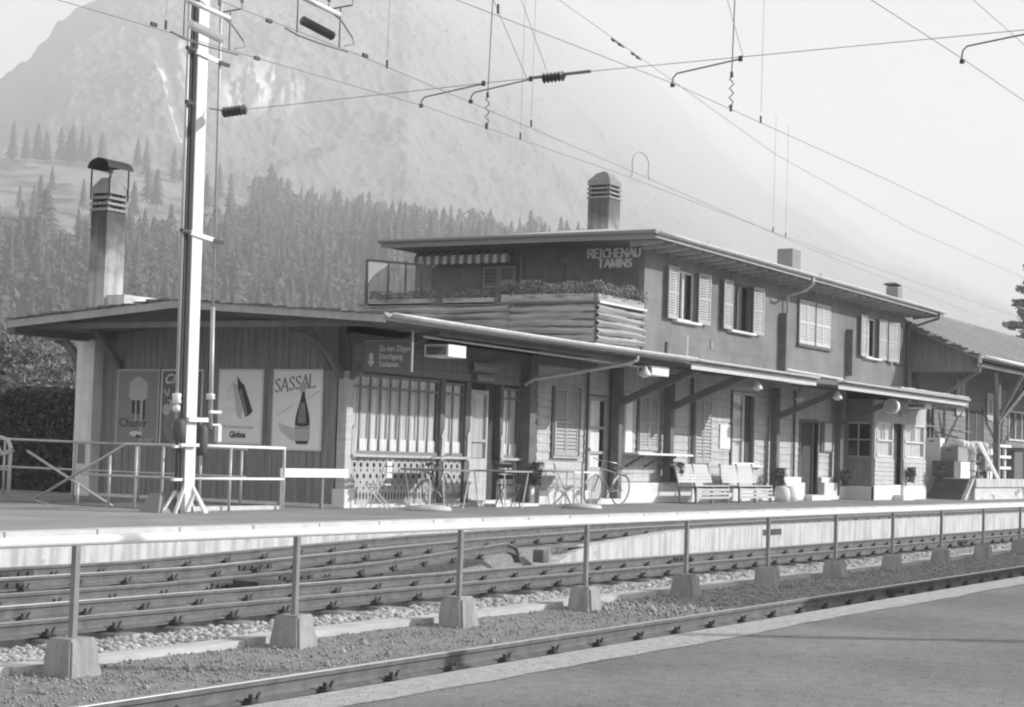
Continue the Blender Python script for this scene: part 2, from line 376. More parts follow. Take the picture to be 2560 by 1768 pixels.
XP = [-20, 8, 16, 18.8, 22, 24.5, 27, 32, 38, XR]
rail([(x, 13.15, HEADZ(x)) for x in XP], t3); rail([(x, 14.2, HEADZ(x)) for x in XP], t3, True)
rail([(-20, 12.0, -.33), (14, 12.05, -.33), (18, 12.18, -.28), (21.2, 12.38, -.16), (21.6, 12.43, -.15), (21.75, 12.38, -.2), (21.8, 12.36, -.3)], t3, True)
x = 5.1
while x < 60:
    if not 19.3 < x < 23.8: piece('sleeper', SLEEPL if x < 19 else SLEEP, t3, (x, 13.5 if x < 19 else 13.8, HEADZ(x) - (.142 if x < 19 else .150)))
    if x < 44: piece('rail_clip', CLIP, t3, (x, 13.145, HEADZ(x) - .128))
    if x < 21: piece('rail_clip', CLIP, t3, (x, 12.02 + max(0, x - 14) * .05, HEADZ(x) - .16)); piece('rail_clip', CLIP, t3, (x, 14.195, HEADZ(x) - .128))
    x += .74
# fishplates and switch gear at the left part of the turnout
def fishplate(x, y, z, parent):
    b = MB(); b.box(x - .3, x + .3, y - .03, y - .012, z - .1, z - .04)
    for q in (-.22, -.08, .08, .22): b.tube([(x + q, y - .03, z - .07), (x + q, y - .055, z - .07)], .018, 6)
    b.build('fishplate', m_clip, parent)
for (x, y, z, p) in ((15.2, 12.08, -.33, t3), (16.4, 12.12, -.31, t3), (17.0, 13.15, -.27, t3), (14.2, 14.2, -.3, t3), (24.9, 11.32, -.35, t2), (21.0, 6.8, -.35, t1), (36, 10.3, -.35, t2), (13.0, 13.15, -.3, t3)):
    fishplate(x, y, z, p)
ps = MB(); ps.tube([(15.3, 11.72, -.42), (16.9, 12.0, -.40)], .02, 6); ps.box(15.1, 15.5, 11.62, 11.95, -.47, -.34); ps.build('switch_rod', m_clip, t3)
bl = MB(); bl.box(22.6, 22.78, 12.40, 12.58, -.46, -.28); bev(bl.build('marker_stone', m_inkm2, label='small grey square marker stone at the low end of the retaining wall', category='marker stone'), .02)

# scattered stones (nobody could count them)
def rock_templates(n, sub):
    out = []
    for i in range(n):
        bm = bmesh.new(); bmesh.ops.create_icosphere(bm, subdivisions=sub, radius=1)
        q = [Vector((random.uniform(.75, 1.25), random.uniform(.6, 1.1), random.uniform(.45, .8)))][0]
        for v in bm.verts:
            v.co = Vector((v.co.x * q.x, v.co.y * q.y, v.co.z * q.z)) * random.uniform(.82, 1.15)
        out.append((np.array([v.co[:] for v in bm.verts]), np.array([[v.index for v in f.verts] for f in bm.faces]))); bm.free()
    return out
def scatter(name, pts, sizes, tmpl, m, parent=None, smooth=False, wvar=0.0, **props):
    V = []; F = []; off = 0
    for i, (p, s_) in enumerate(zip(pts, sizes)):
        v, f = tmpl[i % len(tmpl)]; v = v * np.array([1 + wvar * (((i * 7919) % 97) / 48 - 1), 1 + wvar * (((i * 7919) % 97) / 48 - 1), 1]); a = RNG.random() * 6.28; c, s2 = math.cos(a), math.sin(a)
        w = v * s_; w = np.stack([w[:, 0] * c - w[:, 1] * s2, w[:, 0] * s2 + w[:, 1] * c, w[:, 2]], 1) + p
        V.append(w); F.append(f + off); off += len(v)
    me = arr_mesh(name, np.concatenate(V), np.concatenate(F), m, smooth); return link(name, me, None, parent, **props)
TI = rock_templates(14, 1)
for _i in range(14):
    bm = bmesh.new(); bmesh.ops.create_icosphere(bm, subdivisions=1, radius=1)
    _s = Vector((random.uniform(.8, 1.3), random.uniform(.6, 1.1), random.uniform(.5, .85)))
    bm.free()
T0 = []
for i in range(6):
    v = np.array([(1, 0, 0), (-1, 0, 0), (0, 1, 0), (0, -1, 0), (0, 0, 1), (0, 0, -1)], float) * RNG.uniform(.6, 1.2, (6, 1)); T0.append((v, np.array([(0, 2, 4), (2, 1, 4), (1, 3, 4), (3, 0, 4), (2, 0, 5), (1, 2, 5), (3, 1, 5), (0, 3, 5)])))
def band(n, x0, x1, y0, y1, z, p=1.6):
    u = RNG.random(n) ** p; return np.stack([x0 + (x1 - x0) * u, RNG.uniform(y0, y1, n), np.full(n, z) + RNG.uniform(-.012, .012, n)], 1)
P1 = band(17000, 8, 46, 9.14, 9.95, -.53); S1 = RNG.uniform(.013, .036, len(P1)) * (1 + P1[:, 0] / 45); S1[::23] *= 1.5; P1[:, 2] += RNG.uniform(0, .03, len(P1))
scatter('ballast_gravel', P1, S1, TI, m_stone, kind='stuff', label='rounded pale ballast stones beside the middle track', category='gravel')
P2 = np.concatenate([band(2200, 8, 30, 9.95, 11.2, -.60), band(2600, 8, 40, 11.45, 12.45, -.58), band(900, 20, 60, 11.5, 12.4, -.56)]); S2 = RNG.uniform(.015, .04, len(P2))
scatter('ballast_gravel', P2, S2, TI, m_stone, kind='stuff', label='pale ballast stones between the rails of the middle track', category='gravel')
PS = np.concatenate([band(1500, 7, 26, 5.06, 5.46, -.199, 1.3), band(120, 7, 22, 4.2, 5.2, -.2)]); PS[:, 2] = -.2; scatter('edge_grit', PS, RNG.uniform(.002, .006, len(PS)), T0, m_grit, kind='stuff', label='loose grit along the edge of the near asphalt platform', category='grit')
P3 = np.concatenate([band(9000, 6.5, 24, 6.95, 8.9, -.51, 1.3), band(5000, 24, 48, 6.95, 8.9, -.505)]); S3 = RNG.uniform(.006, .018, len(P3)); S3[::160] *= 2.6; S3 = np.where(P3[:, 0] > 16.5, S3 * 1.9, S3)
scatter('fine_gravel', P3, S3, T0, m_grit, kind='stuff', label='fine grey gravel between the nearest rail and the white guard rail', category='gravel')
ed = unit_mesh('edging_board', m_edging, MB().box(0, 2.44, 8.93, 9.13, -.62, -.455))
edg = thing('kerb_edging', 'line of pale weathered edging boards behind the guard rail footings', 'edging', (10, 9, -.6))
x = 4.0
while x < 60: piece('edging_board', ed, edg, (x, random.uniform(-.015, .015), random.uniform(-.018, .01)), (1, 1, 1), (0, 0, random.uniform(-.0008, .0008))); x += 2.5

# ------------------------------------------------------------------ white guard rail on concrete footings
gr = thing('guard_rail', 'long white tube guard rail standing on a row of concrete footings', 'guard rail', (20, 8.66, -.52))
h = MB(); h.tube([(-8, 8.66, .375), (20, 8.66, .385), (64, 8.66, .40)], .036, 10); h.build('handrail', m_whitepaint, gr, True)
ft = unit_mesh('footing', m_conc, MB().hexa([(-.17, -.165, -.14), (.17, -.165, -.14), (.17, .165, -.14), (-.17, .165, -.14), (-.118, -.115, .268), (.118, -.115, .268), (.118, .115, .268), (-.118, .115, .268)]))
FTS = []
for q in range(5):
    f2 = ft.copy(); f2.name = 'footing'; bmx = bmesh.new(); bmx.from_mesh(f2); bmesh.ops.bevel(bmx, geom=bmx.edges[:], offset=.014 + .004 * q, segments=2, affect='EDGES')
    bmesh.ops.subdivide_edges(bmx, edges=[e for e in bmx.edges if e.calc_length() > .12], cuts=4, use_grid_fill=True)
    rq = random.Random(q + 90)
    for v in bmx.verts: v.co += Vector((rq.uniform(-1, 1), rq.uniform(-1, 1), rq.uniform(-1, 1))) * .0028
    for _ in range(3):      # knocked-off corners
        c0 = Vector((rq.choice((-.13, .13)), rq.choice((-.13, .13)), rq.uniform(-.05, .28)))
        for v in bmx.verts:
            d_ = (v.co - c0).length
            if d_ < .05: v.co *= 1 - .12 * (1 - d_ / .05)
    bmx.to_mesh(f2); bmx.free(); FTS.append(f2)
po = unit_mesh('post', m_post, MB().box(-.023, .023, -.02, .02, 0, .70))
for k in range(-6, 22):
    x = 9.25 + 2.482 * k
    piece('footing', FTS[k % 5], gr, (x, 8.66, -.53 + random.uniform(-.015, .012)), (1, 1, random.uniform(.97, 1.05)), (random.uniform(-.02, .02), random.uniform(-.02, .02), random.uniform(-.07, .07)))
    piece('post', po, gr, (x, 8.66, -.28), (1, 1, .94 + (x - 9) * .0006))

# ================================================================== station building
SB = thing('station_building', 'long timber and rendered railway station with two storeys, canopies and shuttered windows', 'station building', (43, 22, 0))
YF = 18.9
def wall_open(x0, x1, z0, z1, ops, y0, y1, name, m, parent=SB):
    xs = sorted({x0, x1} | {o[0] for o in ops} | {o[1] for o in ops}); zs = sorted({z0, z1} | {o[2] for o in ops} | {o[3] for o in ops})
    b = MB()
    for i in range(len(xs) - 1):
        for j in range(len(zs) - 1):
            cx, cz = (xs[i] + xs[i+1]) / 2, (zs[j] + zs[j+1]) / 2
            if any(o[0] < cx < o[1] and o[2] < cz < o[3] for o in ops): continue
            b.box(xs[i], xs[i+1], y0, y1, zs[j], zs[j+1])
    return b.build(name, m, parent)
def louvre(m, w=1.0, h=1.0, n=16, nm='shutter'):      # origin: lower left corner, facing -Y
    b = MB(); s_ = .055
    b.box(0, s_, -.035, 0, 0, h).box(w - s_, w, -.035, 0, 0, h).box(s_, w - s_, -.035, 0, 0, s_ * 1.3).box(s_, w - s_, -.035, 0, h - s_, h).box(s_, w - s_, -.034, 0, h / 2 - .03, h / 2 + .03)
    for i in range(n):
        z = s_ * 1.3 + (h - 2.3 * s_) * (i + .5) / n; d = (h - 2 * s_) / n * .62
        b.hexa([(s_, -.034, z - d*.7), (w - s_, -.034, z - d*.7), (w - s_, -.026, z - d*.7), (s_, -.026, z - d*.7), (s_, -.012, z + d*.5), (w - s_, -.012, z + d*.5), (w - s_, -.004, z + d*.5), (s_, -.004, z + d*.5)])
    return unit_mesh(nm, m, b)
def vboards(name, x0, x1, z0, z1, y, w, m, parent, th=.022):   # vertical boards on a -Y facing wall
    n = max(1, round((x1 - x0) / w)); w = (x1 - x0) / n; me = unit_mesh(name, m, MB().box(.004, w - .004, -th, 0, 0, 1))
    for i in range(n): piece(name, me, parent, (x0 + i * w, y + random.uniform(-.003, .003), z0), (1, 1, z1 - z0))
def hboards(name, x0, x1, z0, z1, y, hgt, m, parent, ops=(), th=.02):
    n = max(1, round((z1 - z0) / hgt)); hgt = (z1 - z0) / n
    me = unit_mesh(name, m, MB().hexa([(0, -th - .014, .006), (1, -th - .014, .006), (1, 0, .003), (0, 0, .003), (0, -th + .004, hgt - .003), (1, -th + .004, hgt - .003), (1, 0, hgt - .003), (0, 0, hgt - .003)]))
    for i in range(n):
        za_, zb = z0 + i * hgt, z0 + (i + 1) * hgt; segs = [(x0, x1)]
        for o in ops:
            if o[2] < zb - .02 and o[3] > za_ + .02:
                ns = []
                for a, b_ in segs:
                    if o[0] <= a and o[1] >= b_: continue
                    if o[1] <= a or o[0] >= b_: ns.append((a, b_)); continue
                    if o[0] > a: ns.append((a, o[0]))
                    if o[1] < b_: ns.append((o[1], b_))
                segs = ns
        for a, b_ in segs: piece(name, me, parent, (a, y + random.uniform(-.002, .002), za_), (b_ - a, 1, 1))

# --- low wing: core walls
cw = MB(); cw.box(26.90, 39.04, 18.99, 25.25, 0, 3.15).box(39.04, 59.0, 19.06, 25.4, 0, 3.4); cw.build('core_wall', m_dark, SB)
ew = MB(); ew.prism([(18.92, 0), (25.25, 0), (25.25, 3.24), (20.9, 3.40), (18.92, 3.27)], 'x', 26.87, 26.90); endw = ew.build('end_wall', m_wood2, SB)
n = 38; wbd = (25.0 - 19.05) / n
eb = unit_mesh('wall_board', m_wood, MB().box(-.024, 0, .005, wbd - .005, 0, 1))
for i in range(n):
    y = 19.05 + i * wbd; zt = 3.38 - .045 * abs(y - 20.9)
    piece('wall_board', eb, endw, (26.868 + random.uniform(-.004, .004), y, .06), (1, 1, zt - .06))
pl = MB(); pl.box(26.80, 27.1, 18.98, 25.0, 0, .06); pl.build('plinth', m_pillar, SB)
p = MB(); p.box(26.58, 26.9, 24.64, 25.09, 0, 3.12); pil = p.build('pillar', m_pillar, SB); bev(pil, .01)
MB().box(26.572, 26.58, 24.77, 24.96, .62, 1.0).build('meter_cover', m_inkm, pil)
p = MB(); p.box(24.6, 26.9, 24.78, 24.98, 3.0, 3.14).box(26.5, 26.7, 24.2, 25.9, 3.02, 3.16)
p.box(24.75, 24.9, 17, 24.6, 3.1, 3.2); p.build('roof_beam', m_wood2, SB)
for y0 in (24.17, 19.22):
    MB().bar((26.1, y0, 3.2), (26.85, y0, 2.5), .10, .12).build('roof_strut', m_wood2, SB)
def arc_brace(p0, p1, bulge, parent, name='curved_brace', w=.12, hh=.14):
    b = MB(); p0 = Vector(p0); p1 = Vector(p1); mid = (p0 + p1) / 2 + Vector(bulge); pts = []
    for i in range(9):
        t = i / 8; pts.append(p0 * (1-t)**2 + mid * 2 * t * (1-t) + p1 * t * t)
    for a, c in zip(pts[:-1], pts[1:]): b.bar(a, c + (c - a) * .05, w, hh)
    return b.build(name, m_wood2, parent)
arc_brace((26.7, 25.10, 2.4), (26.7, 25.75, 3.05), (0, .0, .0) if 0 else (0, -.15, .25), SB)
arc_brace((26.93, 18.85, 2.35), (26.93, 17.0, 3.1), (0, -.1, .35), SB)
arc_brace((26.8, 18.95, 2.35), (25.3, 18.95, 3.12), (.2, 0, .35), SB)

# --- low roof: shallow gable running along the tracks
rf = MB(); rf.prism([(16.5, 3.16), (20.9, 3.45), (24.85, 3.15), (24.85, 3.25), (20.9, 3.565), (16.5, 3.27)], 'x', 24.53, 36.42); lowroof = rf.build('low_roof', m_roofm, SB)
so = MB(); so.prism([(16.55, 3.135), (20.9, 3.42), (24.8, 3.125), (24.8, 3.148), (20.9, 3.447), (16.55, 3.158)], 'x', 24.56, 36.40); so.build('soffit', m_wood2, lowroof)
fb = MB()   # barge board with a slightly wavy tile edge above
for (ya, za_, yb, zb) in ((16.5, 3.255, 20.9, 3.55), (20.9, 3.55, 24.85, 3.235)):
    fb.hexa([(24.49, ya, za_ - .13), (24.49, yb, zb - .13), (24.525, yb, zb - .13), (24.525, ya, za_ - .13), (24.49, ya, za_), (24.49, yb, zb), (24.525, yb, zb), (24.525, ya, za_)])
fb.build('barge_board', m_fascia, lowroof)
te = MB(); y = 16.5
while y < 24.8:
    zc = 3.27 + .295 * (y - 16.5) / 4.4 if y < 20.9 else 3.565 - .315 * (y - 20.9) / 3.95
    hh = .012 + .010 * math.sin(y * 5.1) + random.uniform(0, .008); te.box(24.46, 24.62, y, y + .27, zc - .004, zc + hh + .01); y += .28
te.build('roof_edge_tile', m_wood2, lowroof, kind='stuff')
def gutter(x0, x1, y, z, r, name, parent, sag=0.0, m=None):
    b = MB(); N = 8; nx = 12; vs = []
    for i in range(nx + 1):
        x = x0 + (x1 - x0) * i / nx
        for k in range(N + 1):
            a = math.pi + math.pi * k / N; vs.append((x, y + r * math.cos(a), z + sag * math.sin(math.pi * i / nx) + r * math.sin(a)))
        for k in range(N + 1):
            a = 2 * math.pi - math.pi * k / N; vs.append((x, y + (r - .008) * math.cos(a), z + sag * math.sin(math.pi * i / nx) + (r - .008) * math.sin(a)))
    q = 2 * (N + 1); fs = []
    for i in range(nx):
        for k in range(q): fs.append((i * q + k, (i + 1) * q + k, (i + 1) * q + (k + 1) % q, i * q + (k + 1) % q))
    fs += [tuple(range(q)), tuple(range(nx * q, nx * q + q))[::-1]]
    return b.add(vs, fs).build(name, m or m_zinc, parent, True)
gutter(24.5, 36.55, 16.42, 3.285, .085, 'gutter', lowroof, -.02)
MB().tube([(26.3, 16.9, 3.02), (36.2, 16.9, 2.98)], .022, 6).build('conduit', m_zinc, lowroof)
MB().box(26.6, 36.3, 16.75, 16.87, 3.06, 3.17).box(26.9, 36.4, 18.72, 18.86, 2.98, 3.14).build('eaves_beam', m_wood2, lowroof)
MB().tube([(33.85, 16.5, 3.2), (33.85, 16.5, 3.08), (33.75, 16.6, 3.0), (32.9, 18.4, 2.62), (32.9, 18.6, 2.5)], .04, 8).build('downpipe', m_zinc, lowroof, True)
wbx = MB(); wbx.box(27.1, 32.0, 24.4, 25.0, 3.1, 3.95); wbx.build('roof_parapet', m_whiteconc, SB)
# louvred chimney at the wall corner
def chimney(name, cx, cy, wx_, wy, z0, z1, hood, parent=SB, cone=False):
    m_chim = globals()['m_chim'] if hood else m_chim2
    c = MB().box(cx - wx_/2, cx + wx_/2, cy - wy/2, cy + wy/2, z0, z1).build(name, m_chim, parent)
    z = z1
    for i in range(3):
        MB().hexa([(cx - wx_/2 - .035, cy - wy/2 - .035, z + .0), (cx + wx_/2 + .035, cy - wy/2 - .035, z), (cx + wx_/2 + .035, cy + wy/2 + .035, z), (cx - wx_/2 - .035, cy + wy/2 + .035, z),
                   (cx - wx_/2 - .015, cy - wy/2 - .015, z + .055), (cx + wx_/2 + .015, cy - wy/2 - .015, z + .055), (cx + wx_/2 + .015, cy + wy/2 + .015, z + .055), (cx - wx_/2 - .015, cy + wy/2 + .015, z + .055)]).build('chimney_slab', m_chimcap, c)
        s_ = MB(); q = .05
        for sx in (-1, 1):
            for sy in (-1, 1): s_.box(cx + sx * (wx_/2 - .06) - .05, cx + sx * (wx_/2 - .06) + .05, cy + sy * (wy/2 - .06) - .05, cy + sy * (wy/2 - .06) + .05, z + .055, z + .115)
        s_.box(cx - wx_/2 + .12, cx + wx_/2 - .12, cy - wy/2 + .12, cy + wy/2 - .12, z + .055, z + .115)
        s_.build('chimney_corner', m_chim, c); z += .115
    MB().lathe([(wx_/2 * 1.46, 0), (wx_/2 * 1.48, .1), (wx_/2 * 1.1, .16), (wx_/2 * .75, .28), (wx_/2 * .6, .31), (.03, .33)], (cx, cy, z), 4).build('chimney_crown', m_chimcap, c) if 0 else \
        MB().hexa([(cx - wx_/2 - .02, cy - wy/2 - .02, z), (cx + wx_/2 + .02, cy - wy/2 - .02, z), (cx + wx_/2 + .02, cy + wy/2 + .02, z), (cx - wx_/2 - .02, cy + wy/2 + .02, z),
                   (cx - wx_/2 - .01, cy - wy/2 - .01, z + .13), (cx + wx_/2 + .01, cy - wy/2 - .01, z + .13), (cx + wx_/2 + .01, cy + wy/2 + .01, z + .13), (cx - wx_/2 - .01, cy + wy/2 + .01, z + .13)]).hexa(
                  [(cx - wx_/2, cy - wy/2, z + .13), (cx + wx_/2, cy - wy/2, z + .13), (cx + wx_/2, cy + wy/2, z + .13), (cx - wx_/2, cy + wy/2, z + .13),
                   (cx - wx_/4, cy - wy/4, z + .33), (cx + wx_/4, cy - wy/4, z + .33), (cx + wx_/4, cy + wy/4, z + .33), (cx - wx_/4, cy + wy/4, z + .33)]).build('chimney_crown', m_chimcap, c)
    if hood:
        b = MB(); r = wy / 2 + .07; zt = z + .50; N = 10
        for k in range(N):
            a0 = math.pi * k / N; a1 = math.pi * (k + 1) / N
            P = lambda a, rr: (cy + rr * math.cos(a), zt + .72 * rr * math.sin(a))
            q = [P(a0, r), P(a1, r), P(a1, r - .012), P(a0, r - .012)]
            b.prism(q, 'x', cx - wx_/2 - .09, cx + wx_/2 + .09)
        b.prism([(cy + (r - .015) * math.cos(math.pi * k / N), zt + .72 * (r - .015) * math.sin(math.pi * k / N)) for k in range(N + 1)], 'x', cx - .01, cx + .01)
        b.build('chimney_hood', m_hood, c)
        for sx in (-1, 1):
            for sy in (-1, 1): MB().box(cx + sx * wx_/2 - .012, cx + sx * wx_/2 + .012, cy + sy * (wy/2 + .03) - .012, cy + sy * (wy/2 + .03) + .012, z - .1, zt + .02).build('hood_leg', m_hood, c)
    return c
chimney('chimney', 27.27, 25.06, .54, .42, 3.1, 5.62, True)

# --- buffet front (low wing, trackside)
fr = MB(); fr.box(26.85, 33.9, 18.86, 18.98, 2.46, 3.12); fr.build('frieze', m_wood2, SB)
hboards('frieze_board', 27.0, 33.9, 2.48, 3.1, 18.86, .155, m_wood, SB)
MB().box(26.80, 27.0, 18.80, 18.99, .33, 2.46).build('corner_post', m_clad, SB)
bev(MB().box(26.74, 27.06, 18.74, 19.02, 0, .34).build('post_base', m_plinth, SB), .012)
for (a, c) in ((30.0, 30.16), (30.94, 31.12)): MB().box(a, c, 18.82, 18.99, .0, 2.46).build('wall_post', m_wood2, SB)
MB().box(32.30, 32.42, 18.82, 18.99, 0, 2.46).build('wall_post', m_wood2, SB)
for xx in (26.98, 30.02, 30.98, 32.3):
    MB().prism([(xx, .9), (xx + .14, .9), (xx + .12, 1.3), (xx + .145, 1.38), (xx + .07, 1.5), (xx - .005, 1.38), (xx + .02, 1.3)], 'y', 18.79, 18.819).build('carved_post_face', m_clad, SB)
def glazed(x0, x1, z0, z1, ncol, transom, name, curt=True, cafe=1.26, y=18.88):
    w = MB(); s_ = .036; w.box(x0, x1, y - .02, y + .06, z0, z0 + .06).box(x0, x1, y - .02, y + .06, z1 - .05, z1)
    for i in range(ncol + 1):
        xx = x0 + (x1 - x0) * i / ncol; w.box(xx - s_/2, xx + s_/2, y + .002, y + .028, z0 + .06, z1 - .05)
    if transom: w.box(x0, x1, y + .0, y + .03, transom - .022, transom + .022)
    f = w.build(name, m_inkm, SB)
    g = MB()
    for i in range(ncol):
        a = x0 + (x1 - x0) * i / ncol + s_/2; c = x0 + (x1 - x0) * (i + 1) / ncol - s_/2
        for (za_, zb) in (((z0 + .06, transom - .025), (transom + .025, z1 - .05)) if transom else ((z0 + .06, z1 - .05),)):
            me = MB().box(a, c, y + .02, y + .024, za_, zb); me.build('pane', m_glass, f)
    if curt:
        b = MB(); nx = int((x1 - x0) * 44); xs_ = np.linspace(x0, x1, nx + 1); vs = []
        for xx in xs_:
            yy = y + .066 + .006 * math.sin(xx * 31 + 2.2 * math.sin(xx * 5.1)) + .008 * math.sin(xx * 17 + 1.7 * math.sin(xx * 3.3))
            vs += [(xx, yy, z0), (xx, yy, z1)]
        b.add(vs, [(2*i, 2*i+2, 2*i+3, 2*i+1) for i in range(nx)]).build('curtain', m_curt, f)
        if cafe:
            b = MB(); vs = []
            for xx in xs_:
                yy = y + .036 + .006 * math.sin(xx * 60); vs += [(xx, yy, z0), (xx, yy, cafe)]
            b.add(vs, [(2*i, 2*i+2, 2*i+3, 2*i+1) for i in range(nx)]).build('cafe_curtain', m_curtw, f)
    return f
glazed(27.02, 29.98, .98, 2.44, 9, 2.2, 'buffet_window')
glazed(30.18, 30.92, .98, 2.42, 2, 2.2, 'buffet_window')
glazed(32.44, 33.14, .98, 2.42, 2, 2.2, 'buffet_window')
sl = MB().box(26.99, 30.12, 18.76, 18.9, .925, .975).box(30.14, 31.05, 18.77, 18.9, .925, .975).box(32.3, 33.18, 18.77, 18.9, .925, .975); sl.build('window_ledge', m_clad, SB)
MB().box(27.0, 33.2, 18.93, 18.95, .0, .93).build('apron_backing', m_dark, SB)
def perforated(x0, x1, z0, z1, y):
    b = MB(); cw_ = .105; n = round((x1 - x0) / cw_); cw_ = (x1 - x0) / n
    rows = [(z0, z0 + .055, 0, 0, 0), (z0 + .055, z0 + .235, .022, .075, 0), (z0 + .235, z0 + .34, .018, .024, 1), (z0 + .34, z0 + .45, .018, .022, 2), (z0 + .45, z0 + .56, .03, .036, 1), (z0 + .56, z0 + .66, .018, .024, 2), (z0 + .66, z0 + .76, .032, .036, 2), (z0 + .76, z1 - .03, .018, .022, 1), (z1 - .03, z1, 0, 0, 0)]
    th = .022
    for (a, c, rx, rz, mode) in rows:
        if rx == 0: b.box(x0, x1, y - th, y, a, c); continue
        for i in range(n):
            rxx, rzz = rx * 1.4, rz * (1.3 if rz < .05 else 1)
            xa, xb = x0 + i * cw_, x0 + (i + 1) * cw_; cx, cz = (xa + xb) / 2, (a + c) / 2
            if (mode == 1 and i % 2) or (mode == 2 and not i % 2): b.box(xa, xb, y - th, y, a, c); continue
            out = [(xa, a), (cx, a), (xb, a), (xb, cz), (xb, c), (cx, c), (xa, c), (xa, cz)]
            inn = [(cx - rxx*.7, cz - rzz*.7), (cx, cz - rzz), (cx + rxx*.7, cz - rzz*.7), (cx + rxx, cz), (cx + rxx*.7, cz + rzz*.7), (cx, cz + rzz), (cx - rxx*.7, cz + rzz*.7), (cx - rxx, cz)]
            vs = [(p_[0], y - th, p_[1]) for p_ in out + inn] + [(p_[0], y, p_[1]) for p_ in inn]
            fs = [(k, (k + 1) % 8, 8 + (k + 1) % 8, 8 + k) for k in range(8)] + [(8 + k, 8 + (k + 1) % 8, 16 + (k + 1) % 8, 16 + k) for k in range(8)]
            b.add(vs, fs)
    b.build('pierced_apron', m_shut, SB)
perforated(27.06, 29.98, .07, .925, 18.90); perforated(30.18, 30.92, .07, .925, 18.90); perforated(32.44, 33.14, .07, .925, 18.90)
bev(MB().box(27.06, 33.2, 18.78, 18.97, 0, .068).build('step_stone', m_plinth, SB), .01)
# glazed door of the buffet, right leaf open on a dark room
d = MB().box(31.14, 31.2, 18.83, 18.88, .1, 2.32).box(31.76, 31.82, 18.83, 18.88, .1, 2.32).box(31.2, 31.76, 18.83, 18.88, .1, .95).box(31.2, 31.76, 18.83, 18.88, 2.24, 2.32).box(31.2, 31.76, 18.83, 18.88, 1.28, 1.33).build('buffet_door', m_clad, SB)
b = MB(); vs = []
for i in range(29):
    xx = 31.2 + .02 * i; vs += [(xx, 18.895 + .012 * math.sin(i * 1.4), .96), (xx, 18.895 + .012 * math.sin(i * 1.4), 2.24)]
b.add(vs, [(2*i, 2*i+2, 2*i+3, 2*i+1) for i in range(28)]).build('door_curtain', m_curt, d)
MB().box(31.2, 31.76, 18.852, 18.856, .95, 1.28).build('pane', m_glass, d); MB().box(31.2, 31.76, 18.852, 18.856, 1.33, 2.24).build('pane', m_glass, d)
MB().box(31.1, 32.3, 18.55, 18.85, 0, .12).box(31.3, 33.1, 18.3, 18.55, 0, .06).build('door_step', m_plinth, SB)
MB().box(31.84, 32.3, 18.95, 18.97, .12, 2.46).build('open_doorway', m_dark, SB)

# --- posts under the canopies
def post(xr, z0=0.0, z1=3.1, w=.2, y=18.6, pot=False, brace=True, m=None):
    o = MB().box(xr - w, xr, y, y + w, z0, z1).build('canopy_post', m or m_wood2, SB)
    if brace: MB().bar((xr - w/2, y + .05, 2.3), (xr - w/2, 16.75, 3.08), .12, .16).build('canopy_brace', m_wood2, o)
    return o
post(33.45, brace=False, w=.3); post(37.5, .12); post(40.3, .5); post(47.2, .12); post(52.3, .12)
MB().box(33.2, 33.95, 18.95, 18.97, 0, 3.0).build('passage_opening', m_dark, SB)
MB().box(33.2, 33.34, 18.55, 18.7, 0, .42).build('bollard_block', m_plinth, SB)
# --- weatherboarded ground floor
OPS = [(36.35, 37.3, .1, 2.45), (44.5, 46.2, .96, 2.9), (49.5, 50.9, .15, 2.25)]
wall_open(34.0, 53.4, 0, 3.4, OPS, 18.92, 19.06, 'ground_floor_wall', m_clad)
hboards('weatherboard', 34.0, 37.6, .36, 3.22, 18.92, .19, m_clad, SB, [OPS[0]])
hboards('weatherboard', 37.62, 47.6, .5, 3.22, 18.92, .19, m_clad, SB, OPS)
hboards('weatherboard', 47.62, 53.4, .5, 3.22, 18.92, .19, m_clad, SB, OPS)
for (a, c, hh, yy) in ((34.0, 36.28, .3, 18.80), (37.7, 44.0, .48, 18.70), (44.0, 47.9, .34, 18.78), (47.95, 49.4, .5, 18.66), (50.98, 52.1, .5, 18.66), (52.3, 53.3, .42, 18.8)):
    bev(MB().box(a, c, yy, 18.95, 0, hh).build('plinth', m_plinth, SB), .015)
for (a, c) in ((48.0, 49.35), (51.0, 52.0)): bev(MB().box(a, c, 18.76, 18.93, .5, .66).build('plinth', m_plinth, SB), .01)
MB().box(49.4, 51.0, 18.45, 19.3, 0, .15).build('door_step', m_plinth, SB)
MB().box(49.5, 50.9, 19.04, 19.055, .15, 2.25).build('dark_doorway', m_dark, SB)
MB().box(49.42, 49.5, 18.86, 18.99, .15, 2.33).box(50.9, 50.98, 18.86, 18.99, .15, 2.33).box(49.5, 50.9, 18.86, 18.99, 2.25, 2.33).build('door_frame', m_wood2, SB)
LW = louvre(m_shut, .55, 1.5, 17)
def shpair(x0, x1, z0, z1, y=18.885, yo=0, me=None):
    w = (x1 - x0) / 2
    for i in range(2):
        piece('shutter', me or LW, SB, (x0 + i * w + .005, y, z0), ((w - .01) / .55, 1, (z1 - z0) / 1.5))
shpair(34.72, 35.8, 1.06, 2.52); MB().box(34.6, 35.9, 18.80, 18.9, 1.0, 1.05).build('window_ledge', m_shut, SB)
shpair(38.93, 39.95, 1.25, 2.53); shpair(42.15, 43.15, .97, 2.6)
LC = unit_mesh('window_casing', m_dframe, MB().box(0, .07, -.05, 0, 0, 1))
for (xx, z0, z1) in ((34.6, 1.02, 2.56), (35.82, 1.02, 2.56), (38.8, 1.2, 2.56), (42.02, .95, 2.62), (44.42, .9, 2.92)): piece('window_casing', LC, SB, (xx, 18.9, z0), (1, 1, z1 - z0))
